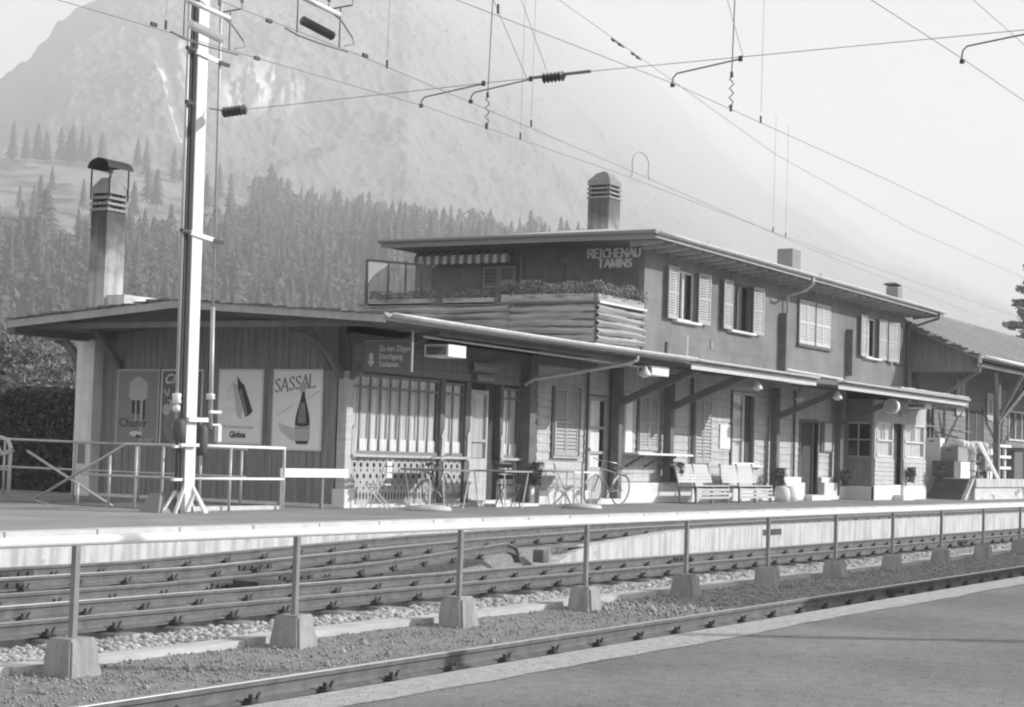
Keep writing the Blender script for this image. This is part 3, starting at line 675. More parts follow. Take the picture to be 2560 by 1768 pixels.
for (xx) in (36.2, 41.86, 37.34, 48.02 + .9): MB().tube([(xx, 18.84, .3), (xx, 18.84, 3.1)], .035, 6).build('wall_pipe', m_iron, SB)
MB().box(38.12, 38.47, 18.83, 18.885, 1.17, 2.56).build('notice_panel', m_white, SB)
cs_ = MB().box(37.72, 40.75, 18.28, 18.9, 1.13, 1.18).build('luggage_shelf', m_white, SB)
for xx in (38.2, 39.2, 40.0): MB().bar((xx, 18.85, .85), (xx, 18.4, 1.12), .05, .05).build('shelf_bracket', m_wood2, cs_)
# glazed door of the waiting room
d = MB()
for (a, c) in ((36.37, 36.47), (37.18, 37.28)): d.box(a, c, 18.9, 18.95, .12, 2.42)
for (a, c) in ((.12, .82), (1.12, 1.18), (1.68, 1.74), (2.32, 2.42)): d.box(36.47, 37.18, 18.9, 18.95, a, c)
d = d.build('waiting_room_door', m_shut, SB)
for (a, c) in ((.82, 1.12), (1.18, 1.68), (1.74, 2.32)): MB().box(36.47, 37.18, 18.925, 18.929, a, c).build('pane', m_glass, d); MB().box(36.47, 37.0, 18.95, 18.955, a, c).build('door_curtain', m_curtw, d)
MB().lathe([(.03, -.02), (.045, 0), (.03, .02)], (36.45, 18.87, 1.22), 8, 'y').build('door_knob', m_white, d)
MB().box(36.25, 37.4, 18.55, 18.9, 0, .12).build('door_step', m_plinth, SB)
# window 44.5-46.2 with one open leaf
d = MB().box(44.5, 46.2, 18.9, 18.95, .96, 1.02).box(44.5, 44.56, 18.9, 18.95, 1.02, 2.88).box(46.14, 46.2, 18.9, 18.95, 1.02, 2.88).box(45.3, 45.38, 18.9, 18.95, 1.02, 2.88).box(44.56, 46.14, 18.9, 18.95, 2.82, 2.88).box(44.56, 45.3, 18.9, 18.95, 1.6, 1.65).build('office_window', m_frame, SB)
MB().box(44.56, 45.3, 18.925, 18.929, 1.02, 2.82).build('pane', m_glass, d); MB().box(44.56, 45.3, 18.98, 18.985, 1.02, 2.82).build('curtain', m_curt, d)
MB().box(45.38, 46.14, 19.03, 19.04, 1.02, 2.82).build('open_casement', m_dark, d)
MB().box(44.4, 46.5, 18.78, 18.9, .9, .955).build('window_ledge', m_white, SB)
MB().box(43.7, 44.38, 18.86, 18.89, 1.36, 2.0).build('white_patch', m_white, SB)  # plain white panel on the wall
MB().box(51.15, 51.3, 18.84, 18.89, 1.4, 2.28).build('notice_case_side', m_wood2, SB)
nc = MB().box(51.3, 52.1, 18.82, 18.89, 1.4, 2.3).build('notice_case', m_inkm, SB)
MB().box(51.34, 51.95, 18.812, 18.819, 1.45, 2.25).build('timetable_sheet', m_inkg, nc)

# --- office bay
YB = 17.92
MB().box(53.27, 58.35, YB + .06, 18.95, 0, .46).build('bay_core', m_pillar, SB)
bevb = MB().box(53.2, 55.12, YB - .02, YB + .08, 0, .46).box(56.02, 58.4, YB - .02, YB + .08, 0, .46).box(53.2, 53.3, YB, 18.9, 0, .42)
bev(bevb.build('bay_plinth', m_plinth, SB), .012)
wall_open(53.27, 55.08, .46, 3.05, [(53.4, 54.98, 1.32, 2.38)], YB + .02, YB + .1, 'bay_wall', m_clad)
wall_open(56.05, 58.35, .46, 3.05, [(56.15, 58.2, 1.32, 2.38)], YB + .02, YB + .1, 'bay_wall', m_clad)
hboards('bay_board', 53.27, 55.08, .47, 1.28, YB + .02, .135, m_clad, SB); hboards('bay_board', 56.05, 58.35, .47, 1.28, YB + .02, .135, m_clad, SB)
MB().box(58.25, 58.35, YB + .1, 18.95, .46, 3.05).build('bay_side_wall', m_clad, SB)
# its left side: shade put into dark wall and boards, four-light window above
b = MB(); b.box(53.27, 53.34, YB + .1, 18.9, .42, 1.28).box(53.27, 53.34, YB + .1, 18.9, 2.36, 3.05).box(53.27, 53.34, YB + .1, YB + .17, 1.28, 2.36).box(53.27, 53.34, 18.78, 18.9, 1.28, 2.36); b.build('bay_side_wall', m_inkm, SB)
b = MB()
for i in range(6): b.box(53.245, 53.269, YB + .1, 18.9, .44 + i * .14, .44 + i * .14 + .132)
b.build('bay_side_boards', m_wood, SB)
f = MB().box(53.28, 53.33, YB + .17, 18.78, 1.28, 1.33).box(53.28, 53.33, YB + .17, 18.78, 2.3, 2.36).box(53.28, 53.33, YB + .17, 18.78, 1.8, 1.84).box(53.28, 53.33, 18.44, 18.48, 1.33, 2.3).build('bay_side_window', m_shut, SB)
for (a, c) in ((YB + .17, 18.44), (18.48, 18.78)):
    for (za_, zb) in ((1.33, 1.8), (1.84, 2.3)): MB().box(53.30, 53.304, a, c, za_, zb).build('pane', m_glass, f)
def baywin(x0, x1, z0, z1, cols, nm):
    f = MB().box(x0, x1, YB, YB + .06, z0, z0 + .05).box(x0, x1, YB, YB + .06, z1 - .05, z1).box(x0, x1, YB, YB + .06, 1.80, 1.85).box(x0, x0 + .06, YB, YB + .06, z0, z1).box(x1 - .06, x1, YB, YB + .06, z0, z1)
    for i in range(1, cols): xx = x0 + (x1 - x0) * i / cols; f.box(xx - .025, xx + .025, YB, YB + .05, 1.85, z1 - .05)
    f = f.build(nm, m_frame, SB)
    for (za_, zb) in ((z0 + .05, 1.80), (1.85, z1 - .05)): MB().box(x0 + .06, x1 - .06, YB + .03, YB + .034, za_, zb).build('pane', m_glass, f)
    b = MB(); nx = int((x1 - x0) * 18); vs = []
    for i in range(nx + 1): xx = x0 + (x1 - x0) * i / nx; vs += [(xx, YB + .10 + .02 * math.sin(xx * 17), z0), (xx, YB + .10 + .02 * math.sin(xx * 17), z1)]
    b.add(vs, [(2*i, 2*i+2, 2*i+3, 2*i+1) for i in range(nx)]).build('curtain', m_curt, f)
baywin(53.4, 54.98, 1.32, 2.38, 2, 'bay_window'); baywin(56.15, 58.2, 1.32, 2.38, 2, 'bay_window')
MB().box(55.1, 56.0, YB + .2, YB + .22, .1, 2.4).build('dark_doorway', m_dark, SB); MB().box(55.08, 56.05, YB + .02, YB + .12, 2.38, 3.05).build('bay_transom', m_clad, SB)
MB().box(55.0, 56.1, YB - .35, YB + .06, 0, .16).build('door_step', m_plinth, SB)

# --- canopies 2 and 3
def canopy(x0, x1, yf=16.5):
    c = MB().prism([(yf, 3.13), (18.9, 3.34), (18.9, 3.42), (yf, 3.245)], 'x', x0, x1).build('canopy', m_roofm, SB)
    MB().prism([(yf + .03, 3.105), (18.9, 3.31), (18.9, 3.335), (yf + .03, 3.128)], 'x', x0 + .02, x1 - .02).build('canopy_soffit', m_wood2, c)
    MB().box(x0, x1, yf - .028, yf - .002, 3.035, 3.12).build('canopy_fascia', m_zinc, c)
    MB().box(x0, x1, yf - .02, yf + .0, 3.125, 3.215).build('gap_strip', m_wood2, c)  # dark strip painted in for the shaded gap below the gutter
    gutter(x0, x1 + .05, yf - .06, 3.265, .06, 'gutter', c); return c
canopy(36.5, 44.25); c3 = canopy(45.9, 58.0)
c = MB().prism([(17.25, 3.10), (18.9, 3.30), (18.9, 3.42), (17.25, 3.30)], 'x', 44.25, 45.9).build('canopy', m_wood2, SB)
MB().tube([(36.55, 16.62, 3.2), (36.55, 16.62, 3.78)], .035, 8).build('vent_pipe', m_zinc, SB)
b = MB(); x = 51.0
while x < 57.9: b.box(x, x + .33, 16.42, 16.9, 3.29, 3.325 + random.uniform(0, .02)); x += .35
b.build('canopy_edge_tile', m_cope, c3, kind='stuff')
MB().box(57.96, 58.0, 16.45, 17.0, 2.98, 3.25).build('canopy_end_board', m_zinc, c3)
MB().tube([(57.9, 16.55, 3.02), (56.5, 17.0, 2.98), (55.6, 17.9, 2.72), (55.55, 17.9, 2.6)], .03, 6).build('downpipe', m_zinc, c3)
for xx in (38.5, 42.5, 48.9, 54.6): MB().bar((xx, 16.6, 3.09), (xx, 18.9, 3.29), .1, .1).build('rafter', m_wood2, SB)

# --- upper storey
UO = [(40.8, 42.05, 4.5, 5.74), (44.2, 45.66, 4.5, 5.74), (54.92, 56.15, 4.45, 5.70)]
wall_open(39.04, 59.0, 3.3, 6.25, UO, 18.9, 19.05, 'upper_wall', m_stucco)
MB().box(39.04, 39.30, 19.05, 25.4, 3.3, 6.25).build('upper_end_wall', m_wood2, SB)
MB().box(58.8, 59.0, 19.05, 25.4, 3.3, 6.25).box(39.3, 58.8, 25.2, 25.4, 3.3, 6.25).build('upper_back_wall', m_stucco, SB)
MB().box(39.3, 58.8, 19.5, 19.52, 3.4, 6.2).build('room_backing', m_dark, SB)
LU = louvre(m_shut, .62, 1.28, 18); LUW = louvre(m_shutw, .62, 1.28, 16)
for (x0, x1, z0, z1, half) in ((40.8, 42.05, 4.5, 5.74, True), (44.2, 45.66, 4.5, 5.74, False), (54.92, 56.15, 4.45, 5.70, True)):
    f = MB().box(x0, x1, 18.98, 19.03, z0, z0 + .05).box(x0, x1, 18.98, 19.03, z1 - .05, z1).box(x0, x0 + .05, 18.98, 19.03, z0, z1).box(x1 - .05, x1, 18.98, 19.03, z0, z1).box((x0 + x1)/2 - .035, (x0 + x1)/2 + .035, 18.97, 19.02, z0, z1).build('upper_window', m_frame if half else m_dframe, SB)
    MB().box(x0 + .05, (x0 + x1)/2, 19.0, 19.004, z0 + .05, z1 - .05).build('pane', m_glass, f); MB().box((x0 + x1)/2, x1 - .05, 19.0, 19.004, z0 + .05, z1 - .05).build('pane', m_glass, f)
    if half:
        b = MB(); vs = []
        for i in range(21): xx = x0 + .05 + i * .025; vs += [(xx, 19.06 + .012 * math.sin(i * 1.6), z0), (xx, 19.06 + .012 * math.sin(i * 1.6), z1)]
        b.add(vs, [(2*i, 2*i+2, 2*i+3, 2*i+1) for i in range(20)]).build('curtain', m_curt, f)
        for zz in (4.9, 5.3): MB().box(x0 + .02, x0 + .24, 18.93, 18.95, zz, zz + .04).build('window_stay', m_white, f)
    bev(MB().box(x0 - .12, x1 + .14, 18.76, 18.97, z0 - .07, z0 - .01).build('window_sill', m_plinth, SB), .012)
    w = (x1 - x0) / 2
    piece('shutter', LU, SB, (x0 - .66, 18.79, z0 - .02), (1, 1, (z1 - z0 + .04) / 1.28), (0, 0, R(2)))
    piece('shutter', LU, SB, (x1 + .02, 18.85, z0 - .02), (1, 1, (z1 - z0 + .04) / 1.28), (0, 0, R(-5)))
    MB().tube([(x0 - .1, 18.86, z1 + .02), (x0 - .14, 18.8, z1 + .14)], .012, 5).build('shutter_hook', m_iron, SB)
for i in range(4): piece('shutter', LUW, SB, (49.2 + i * .635, 18.88, 4.48), (1, 1, .98))
MB().box(49.05, 51.85, 18.8, 18.9, 4.40, 4.46).build('window_sill', m_dframe, SB); MB().box(49.1, 49.19, 18.84, 18.9, 4.46, 5.74).box(50.43, 50.5, 18.83, 18.9, 4.46, 5.74).build('window_casing', m_dframe, SB)
piece('shutter', LU, SB, (57.05, 18.83, 4.42), (1.1, 1, 1), (0, 0, R(-12))); MB().box(57.9, 58.7, 18.88, 18.899, 4.45, 5.7).build('upper_window', m_dframe, SB); MB().box(57.85, 58.75, 18.8, 18.9, 4.38, 4.44).build('window_sill', m_dframe, SB)
for (xr, z0, z1) in ((47.85, 3.56, 5.22), (53.35, 3.75, 5.17)):
    MB().box(xr - .12, xr, 18.68, 18.9, z0, z1).build('flue_casing', m_wood2, SB)
MB().box(40.3, 40.42, 18.84, 18.9, 3.62, 3.9).build('wall_vent', m_dframe, SB)
MB().box(43.0, 43.2, 18.875, 18.899, 3.9, 4.12).build('wall_vent', m_inkm, SB)
# hipped upper roof with rafter tails and gutter
E0 = [(37.72, 18.0, 6.24), (60.2, 18.0, 6.24), (60.2, 25.55, 6.24), (37.72, 25.55, 6.24)]
r0, r1 = (42.2, 21.77, 7.02), (55.6, 21.77, 7.02)
ur = MB(); vs = [(x, y, z) for x, y, z in E0] + [r0, r1] + [(x, y, z - .1) for x, y, z in E0] + [(r0[0], r0[1], r0[2] - .1), (r1[0], r1[1], r1[2] - .1)]
ur.add(vs, [(0, 1, 5, 4), (1, 2, 5), (2, 3, 4, 5), (3, 0, 4), (0, 6, 7, 1), (1, 7, 8, 2), (2, 8, 9, 3), (3, 9, 6, 0), (6, 10, 11, 7), (7, 11, 8), (8, 11, 10, 9), (9, 10, 6)])
uro = ur.build('upper_roof', m_roofm, SB)
MB().add([(37.78, 18.06, 6.13), (60.14, 18.06, 6.13), (60.14, 25.5, 6.13), (37.78, 25.5, 6.13)], [(0, 1, 2, 3)]).build('soffit', m_wood2, uro)
MB().box(37.68, 37.72, 17.98, 25.57, 6.10, 6.26).build('fascia_end', m_fascia if 0 else m_inkm, uro)
MB().box(37.72, 60.2, 17.97, 17.999, 6.12, 6.2).build('fascia_board', m_fascia, uro)
gutter(37.6, 60.25, 17.91, 6.27, .07, 'gutter', uro)
MB().tube([(37.62, 17.95, 6.26), (37.62, 25.6, 6.26)], .045, 8).build('end_gutter', m_inkm, uro)
rt_ = unit_mesh('rafter_tail', m_fascia, MB().hexa([(0, 18.08, 6.07), (.09, 18.08, 6.07), (.09, 18.9, 6.0), (0, 18.9, 6.0), (0, 18.08, 6.128), (.09, 18.08, 6.128), (.09, 18.9, 6.128), (0, 18.9, 6.128)]))
x = 38.2
while x < 60: piece('rafter_tail', rt_, uro, (x, 0, 0)); x += .72
MB().tube([(47.75, 17.93, 6.2), (47.75, 17.93, 6.02), (47.9, 18.2, 5.86), (48.05, 18.78, 5.72), (48.05, 18.8, 3.72), (48.15, 18.8, 3.66), (52.7, 18.8, 3.62)], .04, 8).build('downpipe', m_zinc, uro, True)
MB().tube([(59.6, 17.93, 6.2), (59.6, 17.95, 6.0), (58.9, 18.75, 5.62), (58.9, 18.8, 3.4)], .05, 8).build('downpipe', m_iron, uro, True)
chimney('chimney', 41.9, 21.5, .62, .62, 6.4, 7.72, False)
MB().prism([(-.3, 0), (.3, 0), (0, .2)], 'x', 0, 0) if 0 else None
MB().hexa([(41.70, 21.32, 8.35), (42.08, 21.32, 8.35), (42.08, 21.68, 8.35), (41.70, 21.68, 8.35), (41.84, 21.46, 8.45), (41.94, 21.46, 8.45), (41.94, 21.54, 8.45), (41.84, 21.54, 8.45)]).box(41.76, 42.02, 21.37, 21.63, 8.3, 8.36).build('chimney_top', m_chimcap, SB)
MB().box(52.5, 53.2, 20.4, 20.9, 6.6, 7.62).build('roof_box', m_inkm, SB)
b = MB().box(63.2 * .93, 63.2 * .93 + .5, 19.1, 19.5, 6.2, 7.0).build('small_chimney', m_inkm, SB)
MB().tube([(58.9, 19.3, 7.0), (58.9, 19.3, 7.12)], .03, 6).hexa([(58.7, 19.1, 7.1), (59.3, 19.1, 7.06), (59.3, 19.6, 7.06), (58.7, 19.6, 7.1), (58.85, 19.2, 7.16), (59.1, 19.2, 7.15), (59.1, 19.5, 7.15), (58.85, 19.5, 7.16)]).build('chimney_cowl', m_iron, SB)

# --- balcony over the low roof: log slabs, posts, flower boxes, glass screen
BX, BY0, BY1 = 36.5, 18.85, 25.2
MB().box(BX, 39.04, BY0 + .02, BY1, 3.55, 3.70).build('balcony_floor', m_wood2, SB)
def logslab(axis, a0, a1, zc, hh, fixed, seed):
    rg = random.Random(seed); N = 16; top = []; bot = []
    for i in range(N + 1):
        t = a0 + (a1 - a0) * i / N
        top.append((t, zc + hh/2 + .02 * math.sin(t * 2.1 + seed) + rg.uniform(-.012, .012))); bot.append((t, zc - hh/2 + .02 * math.sin(t * 2.1 + seed * 1.3) + rg.uniform(-.008, .008)))
    b = MB()
    for i in range(N):
        (ta, za_), (tb, zb) = top[i], top[i+1]; (_, ya_), (_, yb_) = bot[i], bot[i+1]
        ma, mb_ = (za_ + ya_)/2, (zb + yb_)/2
        o = [.0, -.045]     # bulging front
        def P(t, d, z): return (fixed + d, t, z) if axis == 'y' else (t, fixed + d, z)
        vs = [P(ta, 0, ya_), P(tb, 0, yb_), P(tb, -.085, mb_), P(ta, -.085, ma), P(ta, 0, za_), P(tb, 0, zb), P(ta, .03, ya_), P(tb, .03, yb_), P(ta, .03, za_), P(tb, .03, zb)]
        b.add(vs, [(0, 1, 2, 3), (3, 2, 5, 4), (6, 8, 9, 7), (4, 5, 9, 8), (0, 6, 7, 1)])
    return b
MB().box(BX + .03, BX + .06, BY0 + .08, BY1, 3.6, 4.5).box(BX + .05, 38.9, BY0 + .03, BY0 + .06, 3.6, 4.5).build('parapet_backing', m_wood2, SB)
for i in range(5):
    z = 3.74 + i * .165
    logslab('y', BY0 + .02, 21.1, z, .148, BX - .01, i + 1).build('log_slab', m_log, SB); logslab('y', 21.11, BY1, z + .02, .142, BX - .01, i + 11).build('log_slab', m_log, SB)
    logslab('x', BX, 38.95, z, .15, BY0 - .005, i + 21).build('log_slab', m_log, SB)
MB().box(BX - .06, 38.98, BY0 - .08, BY0 + .02, 4.53, 4.575).build('parapet_cap', m_plinth, SB)
MB().box(BX - .08, BX + .02, BY0 - .08, BY1 + .1, 4.53, 4.575).build('parapet_cap', m_wood2, SB)
MB().box(38.86, 38.98, BY0 - .03, BY0 + .08, 3.45, 4.75).build('balcony_post', m_wood2, SB)
MB().box(BX + .05, 38.9, 18.86, 18.95, 3.55, 3.62).build('balcony_sill', m_plinth, SB)
# wind screen at the far left corner of the balcony
gs = MB(); Z1 = 5.66
gs.box(36.45, 36.50, 25.1, 25.16, 4.55, Z1); 
for yy in (24.5, 24.0, 23.55): gs.box(36.45, 36.49, yy - .02, yy + .02, 4.55, 5.6)
gs.bar((36.47, 25.13, Z1), (36.47, 23.2, 5.46), .05, .05).box(36.44, 36.5, 23.2, 25.1, 4.55, 4.6); gso = gs.build('wind_screen', m_iron, SB)
MB().box(36.465, 36.472, 23.25, 25.08, 4.6, 5.44).build('pane', m_glassd, gso)
MB().add([(36.46, 25.08, 5.62), (36.46, 24.45, 5.55), (36.46, 24.9, 5.3), (36.46, 25.08, 5.1)], [(0, 1, 2, 3)]).build('screen_cloth', m_white, gso)

# --- things on the upper storey and balcony
def leaf_cloud(name, boxes, n, size, m, parent=None, **props):
    V = []; F = []; k = 0; tot = sum(b_[6] for b_ in boxes)
    for bx_ in boxes:
        m_ = int(n * bx_[6] / tot); c = np.array([(bx_[0]+bx_[1])/2, (bx_[2]+bx_[3])/2, (bx_[4]+bx_[5])/2]); r = np.array([(bx_[1]-bx_[0])/2, (bx_[3]-bx_[2])/2, (bx_[5]-bx_[4])/2])
        P = RNG.uniform(-1, 1, (m_, 3)); P = c + P * r
        A = RNG.normal(size=(m_, 3)); A /= np.linalg.norm(A, axis=1)[:, None]; B = np.cross(A, RNG.normal(size=(m_, 3))); B /= np.linalg.norm(B, axis=1)[:, None]
        s_ = (size * RNG.uniform(.5, 1.3, m_))[:, None]
        V.append(np.stack([P - A*s_, P + B*s_*.6, P + A*s_, P - B*s_*.6], 1).reshape(-1, 3)); F.append(np.arange(m_ * 4).reshape(-1, 4) + k); k += m_ * 4
    off = np.array(WP[parent.name]) if parent else np.zeros(3)
    return link(name, arr_mesh(name, np.concatenate(V) - off, np.concatenate(F), m), None, parent, **props)
def flower_box(x0, x1, y0, y1, z, label, n, fl=.5, hi=.22):
    t = thing('flower_box', label, 'flower box', ((x0+x1)/2, (y0+y1)/2, z), 'flower boxes on the balcony parapet')
    MB().box(x0, x1, y0, y1, z, z + .16).build('planter', m_log, t)
    bxs = []; L = max(x1 - x0, y1 - y0); k = int(L / .16)
    for i in range(k):
        u = (i + .5) / k; cx = x0 + (x1 - x0) * (u if x1 - x0 > y1 - y0 else .5); cy = y0 + (y1 - y0) * (u if y1 - y0 >= x1 - x0 else .5); r = random.uniform(.09, .17); zz = z + .18 + random.uniform(0, hi)
        bxs.append((cx - r, cx + r, cy - r, cy + r, zz - r, zz + r * .8, 1))
    leaf_cloud('leaves', bxs, int(n * 1.8), .025, m_leaf, t); leaf_cloud('blossoms', [(b_[0], b_[1], b_[2] - .03, b_[3], b_[4], b_[5] + .03, 1) for b_ in bxs], int(n * fl * 1.5), .02, m_flower, t)
flower_box(36.5, 38.85, 18.8, 18.98, 4.58, 'lush flower box on the sunlit end of the log parapet', 1500, .9)
flower_box(36.42, 36.60, 18.9, 21.3, 4.58, 'flower box with pale blossoms on the shaded log parapet beside the sunlit corner', 1600, .7)
flower_box(36.42, 36.60, 21.5, 22.9, 4.52, 'sparse flower box on the log parapet below the awning', 350, .2, .12)
flower_box(36.42, 36.60, 23.1, 25.0, 4.52, 'flower box below the glass wind screen of the balcony', 800, .5, .15)
aw = thing('awning', 'short striped awning with scalloped edge on the dark upper end wall', 'awning', (39.0, 23.8, 5.8))
n = 23; wy = (25.18 - 22.38) / n
for i in range(n):
    y0 = 22.38 + i * wy; pts = [(38.72, y0, 6.03), (38.72, y0 + wy, 6.03), (38.62, y0 + wy, 5.80), (38.62, y0, 5.80)]; cy = y0 + wy/2
    b = MB(); b.add([(38.98, y0, 6.09), (38.98, y0 + wy, 6.09), (38.64, y0 + wy, 5.98), (38.64, y0, 5.98)], [(0, 1, 2, 3)])
    q = [(38.635, y0, 5.98), (38.635, y0 + wy, 5.98), (38.625, y0 + wy, 5.79)] + [(38.625, cy + wy/2 * math.cos(a), 5.79 - (.04 if i % 2 else .015) * math.sin(a)) for a in (R(40), R(90), R(140))] + [(38.625, y0, 5.79)]
    b.add(q, [tuple(range(len(q)))]); b.build('awning_stripe', m_awn_l if i % 2 else m_awn_d, aw)
LB = louvre(m_inkm, .48, .95, 9)
f = thing('louvred_door', 'closed louvred shutters on the dark end wall below the striped awning', 'shutters', (39.0, 22.9, 4.7))
for i in range(2): piece('shutter', LB, f, (39.03, 23.36 - i * .47, 4.72), (.95, 1, 1.05), (0, 0, R(-90)))
MB().box(39.0, 39.038, 22.36, 23.42, 4.7, 5.76).build('backing', m_iron, f)
MB().tube([(38.98, 22.24, 3.7), (38.98, 22.24, 6.0)], .03, 6).build('end_wall_pipe', m_inkm, SB)
MB().box(39.0, 39.038, 21.05, 21.5, 4.9, 5.72).box(38.99, 39.0, 21.0, 21.55, 5.72, 5.76).build('end_window', m_dframe, SB)

# ------------------------------------------------------------------ lettering
def text(body, parent, x, y, z, size, facing, m, name='lettering', sx=1.0, shear=0, align='LEFT', bold=.0, rot=0):
    cu = bpy.data.curves.new(name, 'FONT'); cu.body = body; cu.size = size; cu.shear = shear; cu.align_x = align; cu.offset = bold; cu.extrude = .001; cu.resolution_u = 3
    cu.materials.append(m); o = link(name, cu, None, parent)
    e1 = Vector((0, -1, 0)) if facing == '-x' else Vector((1, 0, 0)); e2 = Vector((0, 0, 1)); nn = e1.cross(e2)
    if rot: e1, e2 = e1 * math.cos(rot) + e2 * math.sin(rot), e2 * math.cos(rot) - e1 * math.sin(rot)
    Mx = Matrix((e1 * sx, e2, nn)).transposed().to_4x4(); Mx.translation = Vector((x, y, z)) - (WP[parent.name] if parent else Vector((0, 0, 0)))
    o.matrix_local = Mx
    bpy.context.view_layer.update(); me = bpy.data.meshes.new_from_object(o, depsgraph=bpy.context.evaluated_depsgraph_get()); me.name = name
    nm_ = o.name; bpy.data.objects.remove(o); o2 = bpy.data.objects.new(name, me); COL.objects.link(o2); o2.parent = parent; o2.matrix_local = Mx; WP[o2.name] = WP[nm_]; me.materials.clear(); me.materials.append(m); return o2
m_inkl = mat('pale_shadow_ink', .60, .6, .05, 5)
GL = {   # strokes in a unit box, broad-nib capitals
 'R': [[(0, 0), (0, 1)], [(0, 1), (.5, .97), (.62, .78), (.5, .56), (0, .52)], [(.3, .53), (.7, 0)]], 'E': [[(0, 0), (0, 1)], [(0, 1), (.55, 1)], [(0, .52), (.48, .52)], [(0, 0), (.58, 0)]],
 'I': [[(.1, 0), (.1, 1)]], 'C': [[(.68, .86), (.4, 1), (.1, .78), (.02, .45), (.15, .12), (.42, 0), (.7, .12)]], 'H': [[(0, 0), (0, 1)], [(.65, 0), (.65, 1)], [(0, .5), (.65, .5)]],
 'N': [[(0, 0), (0, 1)], [(0, 1), (.7, 0)], [(.7, 0), (.7, 1)]], 'A': [[(0, 0), (.36, 1)], [(.36, 1), (.74, 0)], [(.14, .36), (.6, .36)]], 'U': [[(0, 1), (.02, .3), (.2, .02), (.46, .02), (.62, .3), (.64, 1)]],
 'T': [[(0, 1), (.7, 1)], [(.35, 0), (.35, 1)]], 'M': [[(0, 0), (.08, 1)], [(.08, 1), (.42, .1)], [(.42, .1), (.74, 1)], [(.74, 1), (.84, 0)]], 'L': [[(0, 0), (0, 1)], [(0, 0), (.55, 0), (.58, .12)]],
 'S': [[(.55, .86), (.32, 1), (.08, .88), (.1, .66), (.32, .52), (.52, .36), (.52, .12), (.28, 0), (.02, .12)]]}
def strokes(word, h, adv=.86, nib=.13, thin=.05, slope=0.0):
    b = MB(); x = 0; w0 = {'I': .3, 'L': .66, 'S': .66, 'E': .66}
    vs2 = []
    for ch in word:
        yb = slope * x * h
        for st_ in GL[ch]:
            for p, q in zip(st_[:-1], st_[1:]):
                a = np.array([(x + p[0]) * h, p[1] * h + yb]); c = np.array([(x + q[0]) * h, q[1] * h + yb]); dd = c - a; L = np.linalg.norm(dd); dd /= L; nn = np.array([-dd[1], dd[0]])
                w = (thin + (nib - thin) * abs(dd[1] * .92 - dd[0] * .38) ** 1.3) * h / 2; e = dd * w * .5
                vs2.append([a - nn * w - e, c - nn * w + e, c + nn * w + e, a + nn * w - e])
        x += w0.get(ch, .86) * adv + .14
    return vs2, x * h
def stroke_sign(word, h, parent, x, y, z, facing, m, name='lettering', width=None, **k):
    q, L = strokes(word, h, **k); sc = (width / L) if width else 1; b = MB(); i = 0
    for r_ in q:
        d_ = .0004 * (i % 7); i += 1
        if facing == '-x': b.add([(x - d_, y - p[0] * sc, z + p[1]) for p in r_], [(0, 1, 2, 3)])
        else: b.add([(x + p[0] * sc, y - d_, z + p[1]) for p in r_], [(0, 1, 2, 3)])
    return b.build(name, m, parent)
nm = thing('station_name', 'painted station name on the dark upper end wall above the balcony flowers', 'station name sign', (39.03, 19.7, 5.6))
stroke_sign('REICHENAU', .20, nm, 39.034, 20.42, 5.86, '-x', m_inkw, width=1.44, nib=.30, thin=.11); stroke_sign('TAMINS', .19, nm, 39.034, 20.14, 5.62, '-x', m_inkw, width=.92, nib=.30, thin=.11)

# ------------------------------------------------------------------ posters on the end wall
def poster(yl, yr, z0, z1, label, pm, frame=m_frame, x=26.80):
    t = thing('poster', label, 'poster', (x, (yl + yr)/2, z0), 'posters on the boarded end wall')
    MB().box(x, x + .03, yr, yl, z0, z1).build('backing', frame, t); MB().box(x - .003, x - .0005, yr + .035, yl - .035, z0 + .035, z1 - .035).build('sheet', pm, t); return t
def flat(t, pts, m, name='print', x=26.794):        # pts in (y, z)
    return MB().add([(x, p[0], p[1]) for p in pts], [tuple(range(len(pts)))]).build(name, m, t)
def ell(cy, cz, ry, rz, n=20, a0=0, a1=360): return [(cy + ry * math.cos(R(a0 + (a1 - a0) * k / n)), cz + rz * math.sin(R(a0 + (a1 - a0) * k / n))) for k in range(n + (0 if a1 - a0 >= 360 else 1))]
p1 = poster(24.22, 23.16, 1.02, 2.47, 'grey beer poster with a frothy glass, first from the rendered pillar', m_poster_g, m_inkg)
cy = 23.68
flat(p1, [(cy + .22, 2.2), (cy + .22, 1.92), (cy + .12, 1.87), (cy - .12, 1.87), (cy - .23, 1.92), (cy - .23, 2.2), (cy - .1, 2.3), (cy, 2.33), (cy + .12, 2.29)], m_inkg)
flat(p1, [(cy + .15, 1.87), (cy + .14, 1.62), (cy - .05, 1.6), (cy - .05, 1.87)], m_inkd, x=26.7935); flat(p1, [(cy - .12, 1.87), (cy - .13, 1.5), (cy - .19, 1.5), (cy - .19, 1.87)], m_inkd)
flat(p1, [(cy + .06, 1.88), (cy + .05, 1.45), (cy + .01, 1.45), (cy + .03, 1.88)], m_inkg, x=26.792); flat(p1, [(cy - .08, 1.9), (cy - .08, 1.22), (cy - .13, 1.22), (cy - .13, 1.9)], m_inkg, x=26.791)
flat(p1, ell(cy + .02, 1.23, .16, .05), m_inkw, x=26.79); flat(p1, [(cy, 1.22), (cy - .12, 1.2), (cy - .13, 1.16), (cy + .01, 1.15)], m_inkd, x=26.789)
text('Churer', p1, 26.79, 24.13, 1.36, .24, '-x', m_inkd, sx=1.0); text('Bier', p1, 26.79, 23.62, 1.05, .22, '-x', m_inkg)
p2 = poster(23.12, 22.10, 1.02, 2.47, 'dark lemonade poster with fruit and a round plate, half behind the tall mast', m_poster_d, m_inkw)
